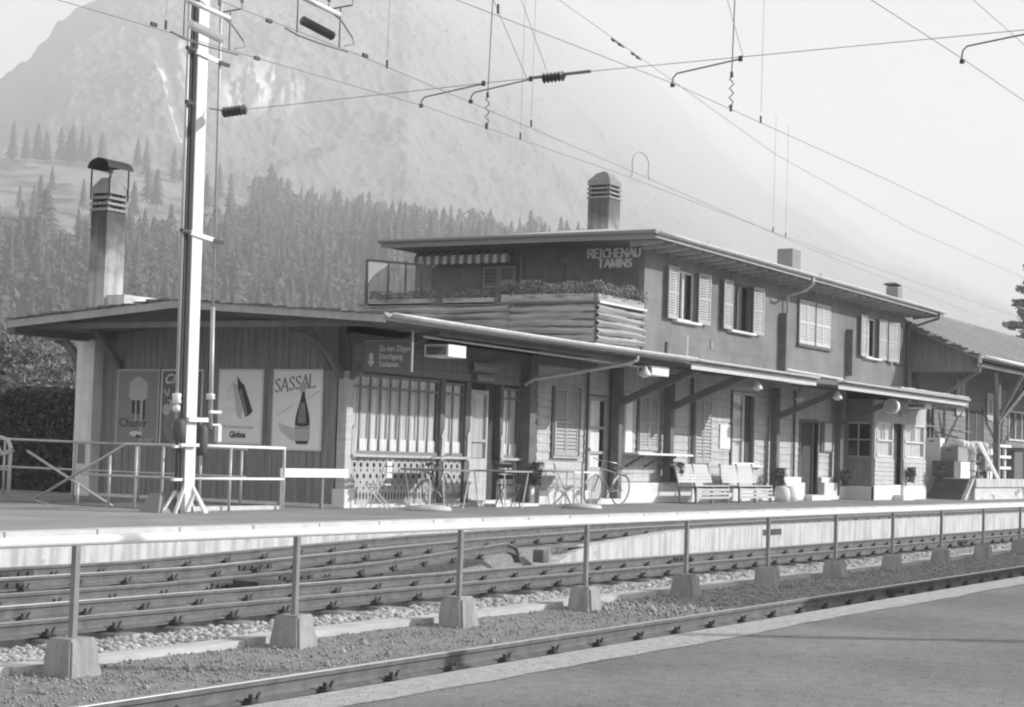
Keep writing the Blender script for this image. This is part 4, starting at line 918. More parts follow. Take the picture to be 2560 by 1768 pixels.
text('Citro', p2, 26.79, 23.04, 2.2, .26, '-x', m_inkw, shear=.35, bold=.006)
flat(p2, [(23.06, 2.08), (23.02, 2.1), (22.84, 1.85), (22.87, 1.83)], m_inkg); flat(p2, [(22.94, 2.1), (22.9, 2.1), (22.9, 1.86), (22.94, 1.86)], m_inkg)
flat(p2, ell(22.96, 1.7, .09, .11), m_inkg, x=26.793); flat(p2, ell(22.80, 1.78, .09, .1), m_inkg, x=26.792); flat(p2, ell(22.62, 1.42, .40, .42, 28), m_inkm, x=26.7935)
flat(p2, ell(22.62, 1.42, .40, .42, 24, 150, 265) + ell(22.62, 1.44, .33, .37, 24, 150, 265)[::-1], m_inkw, x=26.7915); flat(p2, ell(22.7, 1.38, .11, .12), m_inkg, x=26.792); flat(p2, ell(22.5, 1.72, .14, .05), m_inkg, x=26.791); flat(p2, ell(22.4, 1.4, .1, .13), m_inkd, x=26.7905)
p3 = poster(21.73, 20.68, 1.08, 2.48, 'white poster with a dark pencil, third along the boarded wall', m_poster_w)
flat(p3, [(21.31, 2.37), (21.295, 2.36), (21.26, 2.11), (21.07, 1.59), (20.99, 1.62), (20.90, 1.70), (21.13, 2.20), (21.18, 2.22)], m_inkd, x=26.793); flat(p3, [(21.23, 2.08), (21.06, 1.61), (21.01, 1.63), (21.18, 2.12)], m_inkm, x=26.7925)
for q in range(5): flat(p3, [(21.40 - .02 * q, 2.22 - .03 * q), (21.28, 2.2), (21.14 + .01 * q, 1.75), (21.16 + .02 * q, 1.55 + .03 * q), (21.26 + .012 * q, 1.6 + .04 * q)], m_inkl, x=26.7946 - q * .0001)
for k in range(14):
    y0 = 21.55 - random.uniform(0, .3); z0 = random.uniform(1.6, 2.2); flat(p3, [(y0, z0), (y0 - .12, z0 + .12), (y0 - .12, z0 + .108), (y0, z0 - .012)], m_inkg, x=26.7947 - k * .00001)
text('Bern zeichnet man mit', p3, 26.79, 21.58, 1.38, .085, '-x', m_inkg, sx=.85) if 0 else text('Gut beraten und gut', p3, 26.79, 21.58, 1.38, .085, '-x', m_inkg, sx=1.0)
text('Globus', p3, 26.79, 21.42, 1.21, .16, '-x', m_inkd, sx=.8, bold=.006)
p4 = poster(20.46, 19.34, 1.0, 2.48, 'white SASSAL poster with a dark bottle, last before the building corner', m_poster_w)
q, L = strokes('SASSAL', .24, nib=.18, slope=.10); sc = .92 / L
b = MB()
for i, r_ in enumerate(q): b.add([(26.792 - .0003 * (i % 6), 20.40 - p_[0] * sc, 2.06 + p_[1]) for p_ in r_], [(0, 1, 2, 3)])
b.build('lettering', m_inkm, p4)
bt = [(.035, 2.08), (.042, 1.99), (.075, 1.87), (.115, 1.75), (.15, 1.63), (.165, 1.50), (.165, 1.2), (.12, 1.12)]
cyb = 19.76; zb0 = 1.25
flat(p4, [(cyb + w, z) for w, z in bt] + [(cyb - w, z) for w, z in bt[::-1]], m_inkd, x=26.7895)
flat(p4, [(cyb + w * .66, z) for w, z in bt[2:6]] + [(cyb - w * .5, z) for w, z in bt[2:6][::-1]], m_inkm, x=26.788)
flat(p4, [(cyb + .167, 1.47), (cyb + .08, 1.44), (cyb - .08, 1.44), (cyb - .167, 1.47), (cyb - .16, 1.18), (cyb + .16, 1.18)], m_inkg, x=26.7885); flat(p4, [(cyb + .16, 1.42), (cyb - .16, 1.42), (cyb - .16, 1.40), (cyb + .16, 1.40)], m_inkm, x=26.787); flat(p4, ell(cyb + .02, 2.15, .085, .09), m_inkg, x=26.7875)
flat(p4, [(20.37, 1.63), (20.37, 1.615), (19.98, 1.81), (19.98, 1.825)], m_inkg, x=26.793); flat(p4, [(19.66, 1.955), (19.66, 1.94), (19.40, 2.085), (19.40, 2.10)], m_inkg, x=26.793); flat(p4, [(20.3, 1.5), (20.25, 1.35), (19.95, 1.15), (19.93, 1.4)], m_inkl, x=26.7935)

# ------------------------------------------------------------------ signs under the canopies
sg = thing('direction_sign', 'dark enamel direction sign with arrow hanging under the left canopy end', 'sign', (26, 17.4, 2.4))
MB().box(26.0, 26.04, 16.96, 17.92, 2.42, 2.92).build('board', m_signd, sg); MB().tube([(26.02, 16.94, 2.4), (26.02, 16.94, 3.1)], .022, 8).build('hanger', m_galv, sg); MB().box(25.995, 26.045, 16.93, 17.94, 2.92, 2.94).build('edge_strip', m_inkm, sg)
text('Zu den Zügen', sg, 25.996, 17.60, 2.755, .13, '-x', m_inkg, sx=.85, bold=.004); text('Durchgang', sg, 25.996, 17.60, 2.62, .13, '-x', m_inkg, sx=.85, bold=.004); text('Toiletten', sg, 25.996, 17.60, 2.485, .13, '-x', m_inkg, sx=.85, bold=.004)
flat(sg, [(17.80, 2.72), (17.72, 2.72), (17.72, 2.58), (17.68, 2.58), (17.76, 2.48), (17.84, 2.58), (17.80, 2.58)], m_inkg, x=25.997)
def nameplate(x, y, w, d, z0, z1, label):
    t = thing('name_sign', label, 'sign', (x, y, z0), 'box signs hanging below the canopy edge')
    bev(MB().box(x, x + w, y, y + d, z0, z1).build('housing', m_white, t), .008)
    MB().box(x - .004, x - .001, y + .04, y + d - .04, z0 + .03, z1 - .03).build('name_face', m_inkm, t)
    text('Reichenau', t, x - .006, y + d - .06, z0 + (z1 - z0) * .5, (z1 - z0) * .36, '-x', m_inkd, sx=min(1.0, d / .5), bold=.002); text('Tamins', t, x - .006, y + d - .06, z0 + (z1 - z0) * .2, (z1 - z0) * .34, '-x', m_inkd, bold=.002)
    MB().tube([(x + .1, y + d/2, z1), (x + .1, y + d/2, 3.12)], .012, 5).tube([(x + w - .1, y + d/2, z1), (x + w - .1, y + d/2, 3.12)], .012, 5).build('hanger', m_iron, t)
nameplate(26.96, 16.80, .60, .5, 2.72, 2.935, 'white box sign with the station name under the left end of the canopy')
nameplate(35.1, 16.75, .85, .35, 2.83, 3.035, 'white box sign beside the lamp where the two canopies meet')
nameplate(54.6, 16.80, .6, .6, 2.84, 3.0, 'small box sign with the station name beside the platform clock')
bs = thing('buffet_sign', 'faint two-line dark sign hanging above the buffet door', 'sign', (31.6, 18.7, 2.5))
MB().box(31.0, 32.1, 18.70, 18.73, 2.66, 2.86).box(31.12, 32.0, 18.70, 18.73, 2.48, 2.63).build('board', m_inkm, bs)
text('Bahnhofbuffet', bs, 31.03, 18.697, 2.71, .15, '-y', m_inkg, sx=.95); text('Restaurant', bs, 31.2, 18.697, 2.51, .13, '-y', m_inkg)
# lamps
LAMPS = [(34.85, 16.8, 'white enamel lamp beside the box sign at the canopy joint'), (41.1, 16.8, 'white enamel lamp under the middle of the second canopy'), (46.75, 16.8, 'white enamel lamp under the near end of the far canopy'), (47.6, 18.2, 'dim enamel lamp deep under the far canopy beside a dark brace')]
l0 = None
for (x, y, lb) in LAMPS:
    if l0 is None:
        l0 = thing('canopy_lamp', lb, 'lamp', (x, y, 2.8), 'lamps hanging under the canopies')
        MB().lathe([(.13, .0), (.135, .02), (.10, .09), (.05, .16), (.035, .22)], (x, y, 2.8), 14).build('lamp_shade', m_white, l0, True); MB().lathe([(.07, -.04), (.09, .0), (.05, .03)], (x, y, 2.8), 12).build('bulb_glass', m_whiteins, l0, True); MB().tube([(x, y, 3.0), (x, y, 3.14)], .015, 6).build('lamp_stem', m_iron, l0)
    else: dup(l0, (x, y, 2.8), lb)
# clock
ck = thing('platform_clock', 'round drum clock hanging from the far canopy beside the office bay', 'clock', (51.5, 16.85, 2.6))
MB().lathe([(.205, -.1), (.22, -.085), (.22, .085), (.205, .1)], (51.5, 16.85, 2.79), 28, 'x').build('clock_case', m_white, ck, True)
MB().lathe([(.19, -.004), (.19, .0)], (51.398, 16.85, 2.79), 28, 'x').build('dial', m_inkg, ck)
b = MB(); b.bar((51.39, 16.85, 2.79), (51.39, 16.94, 2.67), .004, .02, (1, 0, 0)); b.bar((51.39, 16.85, 2.79), (51.39, 16.80, 2.87), .004, .024, (1, 0, 0))
b.build('clock_hand', m_inkd, ck); b = MB()
for k in range(12):
    a = R(30 * k); b.bar((51.391, 16.85 + .15 * math.cos(a), 2.79 + .15 * math.sin(a)), (51.391, 16.85 + .175 * math.cos(a), 2.79 + .175 * math.sin(a)), .003, .012, (1, 0, 0))
b.build('hour_mark', m_inkd, ck); MB().tube([(51.5, 16.85, 3.0), (51.5, 16.85, 3.12)], .02, 6).build('clock_hanger', m_iron, ck)
# hanging pots with dark plants on the canopy posts
def hpot(x, y, z, label, lobes=1.0):
    t = thing('hanging_pot', label, 'hanging plant', (x, y, z), 'dark plants hung on the canopy posts')
    MB().lathe([(.07, 0), (.1, .13), (.11, .14)], (x, y, z), 10).build('pot', m_inkg, t, True)
    leaf_cloud('leaves', [(x - .17*lobes, x + .17*lobes, y - .14, y + .1, z + .02, z + .28, 1), (x - .10, x + .10, y - .12, y + .1, z - .2, z + .1, .8)], 700, .03, m_hedge, t)
hpot(33.15, 18.45, .62, 'dark leafy plant hung on the post beside the dark passage'); hpot(40.2, 18.45, .7, 'dark trailing plant hung on the post below the luggage shelf end')
hpot(46.9, 18.45, .62, 'dark leafy plant hung on the post after the white benches'); hpot(52.1, 18.45, .62, 'dark leafy plant hung low on the post beside the notice case'); hpot(56.35, 17.78, .75, 'dark trailing plant on the sunlit wall of the office bay'); hpot(58.6, 17.5, .8, 'dark plant at the outer corner of the office bay')

# ------------------------------------------------------------------ cafe furniture, bicycles, benches
def table(x, y, w, d_, label, m):
    t = thing('cafe_table', label, 'table', (x, y, 0), 'folding tables outside the buffet')
    bev(MB().box(x - w/2, x + w/2, y - d_/2, y + d_/2, .70, .735).build('table_top', m, t), .006)
    for sx in (-1, 1):
        for sy in (-1, 1): MB().tube([(x + sx * (w/2 - .08), y + sy * (d_/2 - .06), .7), (x - sx * .02 + sx * (w/2 - .2), y + sy * (d_/2 - .1), 0)], .014, 6).build('table_leg', m_frame, t)
table(29.05, 18.25, 1.1, .95, 'dark folding cafe table leaning over the first bicycle', m_inkm); table(31.0, 18.0, 1.1, .8, 'grey folding cafe table in front of the buffet door', m_crate); table(34.45, 18.3, 1.15, .8, 'white topped cafe table below the first closed shutters', m_white)
def chair(x, y, rz, label, m=None):
    t = thing('folding_chair', label, 'chair', (x, y, 0), 'slatted folding chairs outside the buffet'); m = m or m_frame
    for i in range(5): MB().box(x - .2, x + .2, y - .19 + i * .08, y - .125 + i * .08, .43, .45).build('seat_slat', m, t)
    for i in range(3): MB().box(x - .2, x + .2, y + .2, y + .215, .56 + i * .11, .64 + i * .11).build('back_slat', m, t)
    for sx in (-1, 1): MB().tube([(x + sx * .19, y + .22, .9), (x + sx * .19, y - .18, 0)], .013, 6).tube([(x + sx * .17, y - .18, .43), (x + sx * .17, y + .24, 0)], .013, 6).build('chair_leg', m, t)
    t.rotation_euler[2] = rz; return t
chair(27.35, 18.45, R(200), 'pale slatted folding chair before the pierced apron near the corner post'); chair(31.45, 18.1, R(95), 'dark ladder-backed folding chair in front of the buffet doorway', m_iron); chair(33.6, 18.0, R(30), 'slatted folding chair before the dark passage')
def pbase(x, y, label, pole=1.0):
    t = thing('parasol_base', label, 'parasol stand', (x, y, 0), 'round concrete parasol stands')
    MB().lathe([(.40, 0), (.42, .03), (.38, .075), (.12, .10), (.05, .11)], (x, y, 0), 20).build('base_slab', m_cope, t, True); MB().tube([(x, y, .1), (x, y, pole)], .025, 8).build('pole_socket', m_galv, t)
pbase(27.75, 17.6, 'round white concrete parasol stand in front of the pierced apron', .55); pbase(32.9, 17.2, 'round white concrete parasol stand in front of the dark passage', .9)
# folded parasol canvas leaning: dark sloping cloth in front of the apron
def bicycle(x, y, ang, label, m):
    t = thing('bicycle', label, 'bicycle', (x, y, 0), 'bicycles leaning outside the buffet'); r = .33
    for wx_ in (-.52, .52):
        w = MB(); N = 22; ring = [(x + wx_ + r * math.cos(2*math.pi*k/N), y, r + .01 + r * math.sin(2*math.pi*k/N)) for k in range(N + 1)]; w.tube(ring, .016, 5, False); wo = w.build('wheel', m_inkm, t)
        s_ = MB()
        for k in range(14): a = 2*math.pi*k/14; s_.tube([(x + wx_, y, r + .01), (x + wx_ + r * math.cos(a), y, r + .01 + r * math.sin(a))], .002, 3, False)
        s_.tube([(x + wx_, y - .05, r + .01), (x + wx_, y + .05, r + .01)], .02, 6); s_.build('spokes', m_galv, wo)
        ring = [(x + wx_ + (r + .03) * math.cos(a), y, r + .01 + (r + .03) * math.sin(a)) for a in np.linspace(.4, 2.6, 8)]; f_ = MB().tube(ring, .022, 4, False).build('mudguard', m_whitepaint, t)
    F = [((-.52, .34), (-.12, .3)), ((-.12, .3), (-.22, .8)), ((-.52, .34), (-.2, .72)), ((-.2, .72), (.36, .82)), ((-.12, .3), (.38, .7)), ((.34, .9), (.40, .66)), ((.40, .66), (.52, .34))]
    b = MB()
    for (a, c) in F: b.tube([(x + a[0], y, a[1]), (x + c[0], y, c[1])], .016, 6)
    b.build('frame', m, t); MB().tube([(x + .34, y, .88), (x + .33, y, .98), (x + .36, y - .25, 1.0), (x + .2, y - .28, .98)], .012, 6).tube([(x + .33, y, .98), (x + .36, y + .25, 1.0), (x + .2, y + .28, .98)], .012, 6).build('handlebar', m_galv, t)
    MB().hexa([(x - .36, y - .08, .80), (x - .1, y - .02, .82), (x - .1, y + .02, .82), (x - .36, y + .08, .80), (x - .35, y - .07, .86), (x - .1, y - .015, .85), (x - .1, y + .015, .85), (x - .35, y + .07, .86)]).build('saddle', m_iron, t)
    MB().box(x - .75, x - .35, y - .06, y + .06, .70, .72).build('luggage_carrier', m_galv, t); MB().tube([(x - .12, y - .09, .2), (x - .12, y - .03, .3), (x - .12, y + .03, .3), (x - .12, y + .09, .4)], .012, 5).build('pedal_crank', m_galv, t)
    t.rotation_euler = (R(-9), 0, ang)
bicycle(29.35, 18.35, R(12), 'dark bicycle leaning against the pierced apron beside the buffet door', m_iron);
bicycle(35.9, 18.2, R(172), 'bicycle parked before the glazed waiting room door', m_inkm)
def bench(x0, x1, y, label):
    t = thing('station_bench', label, 'bench', ((x0 + x1)/2, y, 0), 'white slatted benches against the station wall'); 
    for i in range(6):
        z = .50 + i * .075; yy = y + .34 + .02 * i; MB().hexa([(x0, yy, z), (x1, yy, z), (x1, yy + .02, z), (x0, yy + .02, z), (x0, yy + .012, z + .066), (x1, yy + .012, z + .066), (x1, yy + .032, z + .066), (x0, yy + .032, z + .066)]).build('back_slat', m_bench, t)
    for i in range(5): MB().box(x0, x1, y - .12 + i * .085, y - .045 + i * .085, .42 - .004 * i, .445 - .004 * i).build('seat_slat', m_bench, t)
    for i in range(3): MB().box(x0, x1, y - .14, y - .12, .12 + i * .095, .18 + i * .095).build('front_slat', m_inkg, t)  # front slats greyer; shade under the seat put into the colour
    for xx in (x0 + .05, (x0 + x1)/2, x1 - .05): MB().bar((xx, y - .1, 0), (xx, y - .1, .42), .05, .05).bar((xx, y + .3, 0), (xx, y + .46, .98), .05, .04).bar((xx, y - .12, .39), (xx, y + .34, .39), .05, .05).build('bench_leg', m_inkm, t)
bench(39.95, 41.95, 17.95, 'white slatted bench nearer the luggage shelf'); bench(42.6, 44.8, 17.95, 'white slatted bench under the open office window')
kb = thing('tree_tub', 'pair of round white stones beside the post after the benches', 'tub', (46.5, 18.1, 0))
for xx in (46.2, 46.75): MB().lathe([(.2, 0), (.22, .2), (.18, .36), (.08, .42)], (xx, 18.1, 0), 12).build('rounded_stone', m_plinth, kb, True)

# ------------------------------------------------------------------ underpass railings, barrier board, hedge
ra = thing('stair_railing', 'two-bar tube railing around the underpass stairs beside the tall mast', 'railing', (22.2, 18.6, 0), 'tube railings around the underpass stairs')
def trail(t, pts, r=.024, nm='rail_bar', m=None): return MB().tube(pts, r, 8).build(nm, m or m_galv, t, True)
trail(ra, [(22.25, 18.6, 1.04), (24.75, 18.6, 1.04), (24.75, 18.6, 0)], .027, m=m_whitepaint); trail(ra, [(22.25, 18.6, .52), (24.75, 18.6, .52)], .022, m=m_whitepaint); trail(ra, [(23.32, 18.6, 0), (23.32, 18.6, 1.02)])  # sunlit run whiter than the rest; light put into the colour
trail(ra, [(22.2, 18.55, 1.03), (22.2, 19.82, 1.03), (22.2, 21.75, .08), (22.2, 21.45, 0)]); trail(ra, [(22.2, 18.65, .52), (22.2, 20.75, .52)], .02); 
for (yy, zt) in ((20.15, .84), (19.6, 1.0), (19.05, 1.03)): trail(ra, [(22.2, yy, 0), (22.2, yy, zt)])
rb = thing('platform_railing', 'long tube railing in the shade before the boarded end wall and hedge', 'railing', (25, 22, 0), 'tube railings around the underpass stairs')
trail(rb, [(25.0, 19.6, 1.0), (25.0, 25.2, 1.05), (25.0, 28.0, 1.05)]); trail(rb, [(25.0, 19.6, .52), (25.0, 28.0, .54)], .02)
for yy in (19.7, 20.6, 22.0, 23.55, 25.3, 26.6): trail(rb, [(25.0, yy, 0), (25.0, yy, 1.02)])
rc = thing('stair_railing', 'sloping tube railing with rounded corner at the head of the underpass stairs', 'railing', (21.5, 21.5, 0), 'tube railings around the underpass stairs')
trail(rc, [(22.3, 22.45, 0), (22.3, 22.44, .92), (22.3, 22.5, 1.03), (22.3, 22.65, 1.07), (22.3, 24.4, 1.07)], .036); trail(rc, [(22.35, 22.5, .54), (22.35, 24.4, .54)], .02); trail(rc, [(22.6, 22.35, .86), (22.6, 20.4, 0)], .024)
trail(rc, [(22.3, 22.45, .86), (22.3, 24.2, .30)], .024); trail(rc, [(22.3, 22.7, .9), (22.25, 22.55, .78), (22.1, 22.15, .86), (22.3, 22.45, .90)], .02); trail(rc, [(22.4, 21.0, 0), (22.4, 21.0, .36)])
sw_ = MB().box(22.45, 24.6, 19.4, 22.9, -.02, .012); sw_.build('stairwell_shade', m_step, label='flat dark slab for the shaded underpass stair opening behind the tube railings', category='stairwell')  # flat sheet; the stairwell's shade is put into its dark colour
ks = MB().box(22.25, 24.8, 18.7, 18.9, 0, .07); bev(ks.build('stairwell_kerb', m_cope, label='low pale kerb along the stairwell behind the mast foot', category='kerb'), .01)
bb = thing('barrier_board', 'short wide white board fixed between railing end and building corner', 'barrier board', (25.7, 18.68, .5))
MB().box(24.78, 26.72, 18.66, 18.70, .55, .70).build('board', m_whitepaint, bb); MB().box(24.80, 24.86, 18.70, 18.75, 0, .6).build('board_post', m_inkm, bb); MB().box(26.0, 26.05, 18.70, 18.75, 0, .6).build('board_post', m_inkm, bb)
hg = thing('hedge', 'dense dark clipped hedge beyond the railing at the station end', 'hedge', (29, 31, 0))
leaf_cloud('leaves', [(27.9, 29.6, 26.35, 28.6, .02, 2.06, 4), (27.9, 29.6, 28.6, 33.5, .02, 2.0, 6), (27.8, 29.6, 26.5, 33.0, 1.85, 2.16, 2), (27.8, 28.1, 26.35, 33, 0, 2.1, 4)], 30000, .055, m_hedge, hg)
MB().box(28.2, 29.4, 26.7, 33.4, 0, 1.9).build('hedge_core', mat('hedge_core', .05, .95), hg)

# ------------------------------------------------------------------ mast with fittings
mx, my = 21.86, 18.28
ms = thing('overhead_line_mast', 'tall pale steel mast with pipes, brackets and a splayed foot on the platform', 'mast', (mx, my, 0))
MB().box(mx-.118, mx+.118, my-.075, my-.055, .3, 9.8).box(mx-.118, mx+.118, my+.055, my+.075, .3, 9.8).box(mx-.012, mx+.012, my-.055, my+.055, .3, 9.8).build('mast_shaft', m_mast, ms)
foot = MB()
for (dx, dy) in ((-.38, -.12), (.38, -.12), (-.38, .15), (.38, .15), (.08, -.33), (-.10, .33)):
    foot.bar((mx + (.09 if dx > 0 else -.09), my + (.05 if dy > 0 else -.05), .42), (mx + dx, my + dy, 0), .045, .035)
foot.hexa([(mx-.06, my-.05, 0.02), (mx+.06, my-.05, .02), (mx+.06, my+.05, .02), (mx-.06, my+.05, .02), (mx-.125, my-.09, .3), (mx+.125, my-.09, .3), (mx+.125, my+.09, .3), (mx-.125, my+.09, .3)])
foot.build('mast_foot', m_mast, ms)
MB().hexa([(mx-.5, my+.1, 0), (mx+.1, my+.1, 0), (mx+.1, my+.5, 0), (mx-.5, my+.5, 0), (mx-.35, my+.2, .3), (mx, my+.2, .3), (mx, my+.4, .3), (mx-.35, my+.4, .3)]).build('mast_footing', m_inkm, ms)
pr = [(mx-.30, my-.02, 1.2), (mx-.29, my-.02, 9.8)]; MB().tube(pr, .026, 8).build('cable_pipe', m_galv, ms, True); MB().box(mx-.20, mx-.13, my+.0, my+.06, .35, 9.8).build('cable_tray', m_inkd, ms)
MB().tube([(mx+.52, my-.02, 1.3), (mx+.49, my-.02, 3.2)], .034, 8).tube([(mx+.49, my-.02, 3.2), (mx+.45, my-.02, 9.8)], .022, 8).build('switch_rod', m_galv, ms, True)
MB().tube([(mx+.13, my+.05, .3), (mx+.13, my+.05, 2.5)], .035, 8).build('earth_pipe', m_inkm, ms, True)
for z in (4.27, 7.07):
    b = MB(); b.bar((mx-.22, my-.1, z+.03), (mx+.36, my-.1, z-.03), .02, .07).build('bracket', m_mast, ms); MB().bar((mx-.42, my-.1, z+.04), (mx-.2, my-.1, z+.03), .05, .05).build('bracket_clamp', m_clip, ms); MB().bar((mx+.34, my-.1, z-.04), (mx+.6, my-.1, z-.05), .05, .05).build('bracket_clamp', m_clip, ms)
MB().bar((mx-.4, my-.1, 6.28), (mx-.2, my-.1, 6.28), .05, .06).build('bracket_clamp', m_clip, ms)
for (dx, z, hh) in ((-.30, 1.75, .16), (.50, 1.80, .10)): MB().lathe([(.05, -hh/2), (.075, -hh/2+.02), (.06, 0), (.075, hh/2-.02), (.05, hh/2)], (mx+dx, my-.02, z), 12).build('rod_insulator', m_whiteins, ms, True)
MB().lathe([(.05, -.05), (.06, 0), (.05, .05)], (mx-.30, my-.02, 1.6), 12).build('rod_insulator', m_whiteins, ms, True)
dr = MB(); dr.lathe([(.07, -.16), (.10, -.1), (.10, .1), (.07, .16)], (mx-.26, my-.05, 1.28), 14).build('switch_drive', m_iron, ms, True); MB().lathe([(.07, -.28), (.10, -.2), (.10, .12), (.07, .2)], (mx+.36, my+.02, 1.16), 14).build('switch_drive', m_iron, ms, True)
MB().box(mx-.16, mx+.30, my-.16, my-.1, 1.40, 1.47).build('drive_clamp', m_mast, ms); MB().box(mx-.32, mx+.1, my-.16, my-.1, 1.02, 1.07).build('drive_clamp', m_mast, ms); MB().box(mx+.62, mx+.70, my-.1, my-.02, 1.1, 1.35).box(mx+.5, mx+.7, my-.08, my-.04, 1.35, 1.38).build('hand_lever', m_mast, ms)
MB().tube([(mx+.45, my-.05, 1.56), (mx+.72, my-.05, 1.56)], .028, 8).build('hand_lever', m_whiteins, ms)
for z, dx in ((6.28, 7.14),): pass
for (z) in (1.02, .52): MB().box(mx-.42, mx-.22, my-.12, my-.06, z-.02, z+.02).build('rail_clamp', m_white, ms)

ms.rotation_euler[1] = -.013
# ------------------------------------------------------------------ overhead wires
def insulator(name, a, c, n, r, parent, m=None):
    a = Vector(a); c = Vector(c); d = c - a; b = MB(); pts = []; rr = []
    for i in range(n * 3 + 1): pts.append(a + d * i / (n * 3)); rr.append(r if i % 3 == 1 else r * .42)
    return b.tube(pts, rr, 10).build(name, m or m_insul, parent, False)
def wire(t, pts, r=.008, nm='wire', n=8, m=None):
    P = [Vector(p) for p in pts]; out = []
    for i in range(len(P) - 1):
        for k in range(n): out.append(P[i].lerp(P[i+1], k / n))
    out.append(P[-1]); return MB().tube(out, r, 5).build(nm, m or m_wire, t)
cs0 = thing('cross_span', 'cross-span wire with brown insulators from the mast over all tracks', 'span wire', (22, 12, 6.2))
wire(cs0, [(22, 17.45, 6.22), (22, 12.45, 6.32), (22, 12.4, 6.32)], .005); wire(cs0, [(22, 11.6, 6.34), (22, 5.6, 6.38), (22, -9, 6.42)], .005)
wire(cs0, [(21.9, 18.15, 6.26), (22, 17.9, 6.22)], .012, n=1); insulator('span_insulator', (22, 17.95, 6.2), (22, 17.5, 6.22), 6, .085, cs0); insulator('span_insulator', (22, 12.3, 6.30), (22, 11.95, 6.31), 6, .075, cs0); wire(cs0, [(22, 12.45, 6.32), (22, 11.55, 6.34)], .024, 'insulator_fitting', 1)
for (ys_, ye) in ((13.27, 14.3), (12.5, 13.46), (9.34, 10.3), (5.35, 6.38)):
    z = 6.30 + (13 - ys_) * .008; MB().tube([(22, ys_, z), (22, ye - .05, z - .12), (22, ye, z - .17), (22, ye + .02, 6.06)], .011, 6).build('steady_arm', m_wire, cs0); MB().box(21.985, 22.015, ys_ - .03, ys_ + .02, z - .03, z + .04).build('arm_clamp', m_clip, cs0); MB().box(21.985, 22.015, ye - .02, ye + .035, 6.03, 6.08).build('arm_clamp', m_clip, cs0)
wire(cs0, [(22, 12.55, 6.30), (22, 14.2, 9.6)], .005, n=1, nm='stay_wire'); wire(cs0, [(22, 12.2, 6.3), (22.0, 13.6, 9.6)], .004, n=1, nm='stay_wire')
wire(cs0, [(22, 9.3, 6.36), (22, 10.0, 8.6)], .004, n=1, nm='stay_wire')
CW = {'w1': ([(-6, 11.2), (10, 10.9), (16.9, 10.58), (21.97, 10.24), (30.7, 10.21), (40.8, 10.38), (70, 10.8), (120, 10.9)], 'contact wire over the middle track'),
      'w2': ([(-6, 15.9), (15.1, 14.8), (18, 14.6), (21.97, 14.28), (28.7, 14.38), (38.7, 14.93), (60, 15.4), (100, 15.8)], 'contact wire over the house track nearest the platform'),
      'w3': ([(-6, 12.2), (15.85, 13.08), (18.9, 13.22), (21.97, 13.48), (28.8, 14.09), (39.1, 15.08), (60, 16.6)], 'contact wire crossing between the house track and middle track'),
      'w4': ([(5, 6.9), (18.67, 6.42), (21.97, 6.33), (45, 6.1), (110, 6.3)], 'contact wire over the nearest track')}
for k, (p, lb) in CW.items():
    t = thing('contact_wire', lb, 'overhead wire', (22, p[2][1], 6), 'contact wires over the tracks'); wire(t, [(x, y, 6.05) for x, y in p], .0048, 'wire', 4)
    if k in ('w2', 'w1'):
        yy = 14.3 if k == 'w2' else 10.25; ctr = 23.85
        MB().tube([(ctr, yy, 6.55), (ctr + .1, yy, 8.9)], .010, 5).build('dropper', m_wire, t); pts = [(ctr + .035 * math.sin(q * 1.5), yy + .03 * math.cos(q * 1.5), 6.10 + .45 * q / 14) for q in range(15)]; MB().tube(pts, .010, 5).build('spring_hanger', m_wire, t); MB().box(ctr - .018, ctr + .018, yy - .015, yy + .015, 6.03, 6.12).build('wire_clamp', m_clip, t); MB().box(ctr - .018, ctr + .018, yy - .015, yy + .015, 6.52, 6.6).build('wire_clamp', m_clip, t)
HL = ['between the left picture edge and the mast', 'above the boarded end wall right of the spring hanger', 'on the middle track wire after its spring hanger', 'high above the low roof between mast and striped awning', 'first of a close pair above the upper roof', 'second of a close pair above the upper roof', 'directly after the spring hanger of the house track wire', 'above the balcony on the crossing wire']
for (x, y) in ((16.72, 14.58), (24.0, 13.6), (24.9, 10.22), (17.6, 10.45), (36.9, 14.8), (37.9, 14.9), (24.9, 14.3), (19.6, 13.3)):
    c_ = thing('wire_hanger', 'small hanger clamp with thin dropper near x %d' % x, 'wire hanger', (x, y, 6.05), 'thin droppers on the overhead wires'); c_['label'] = 'small wire clamp with thin dropper, ' + HL.pop(0)
    MB().box(x - .012, x + .012, y - .01, y + .01, 6.04, 6.15).build('clamp', m_clip, c_); MB().tube([(x, y, 6.2), (x + .03, y, 8.6)], .003, 4).build('dropper', m_wire, c_)
jw = thing('jumper_loop', 'arched jumper wire joining two overhead wires above the upper roof', 'jumper wire', (29.8, 14.3, 6.05)); MB().tube([(29.06, 14.38, 6.07), (29.10, 14.38, 6.18)] + [(29.3 + .25 * math.cos(R(215 - 12.5 * q)), 14.38 - .006 * q, 6.36 + .18 * math.sin(R(215 - 12.5 * q))) for q in range(21)] + [(29.5, 14.26, 6.16), (29.54, 14.26, 6.07)], .008, 6).build('loop', m_wire, jw)
mw = thing('messenger_wire', 'thin sagging messenger wire high above the station roof', 'overhead wire', (30, 14.5, 7.5)); wire(mw, [(10, 14.4, 11.5), (22, 14.4, 9.3), (26.1, 14.4, 8.62), (36.3, 14.5, 7.6), (46, 14.6, 7.2), (60, 14.7, 7.1), (80, 14.8, 7.8)], .005, n=4); insulator('small_insulator', (28.2, 14.42, 8.38), (28.7, 14.42, 8.33), 2, .03, mw); insulator('small_insulator', (29.0, 14.42, 8.30), (29.4, 14.42, 8.25), 2, .03, mw)
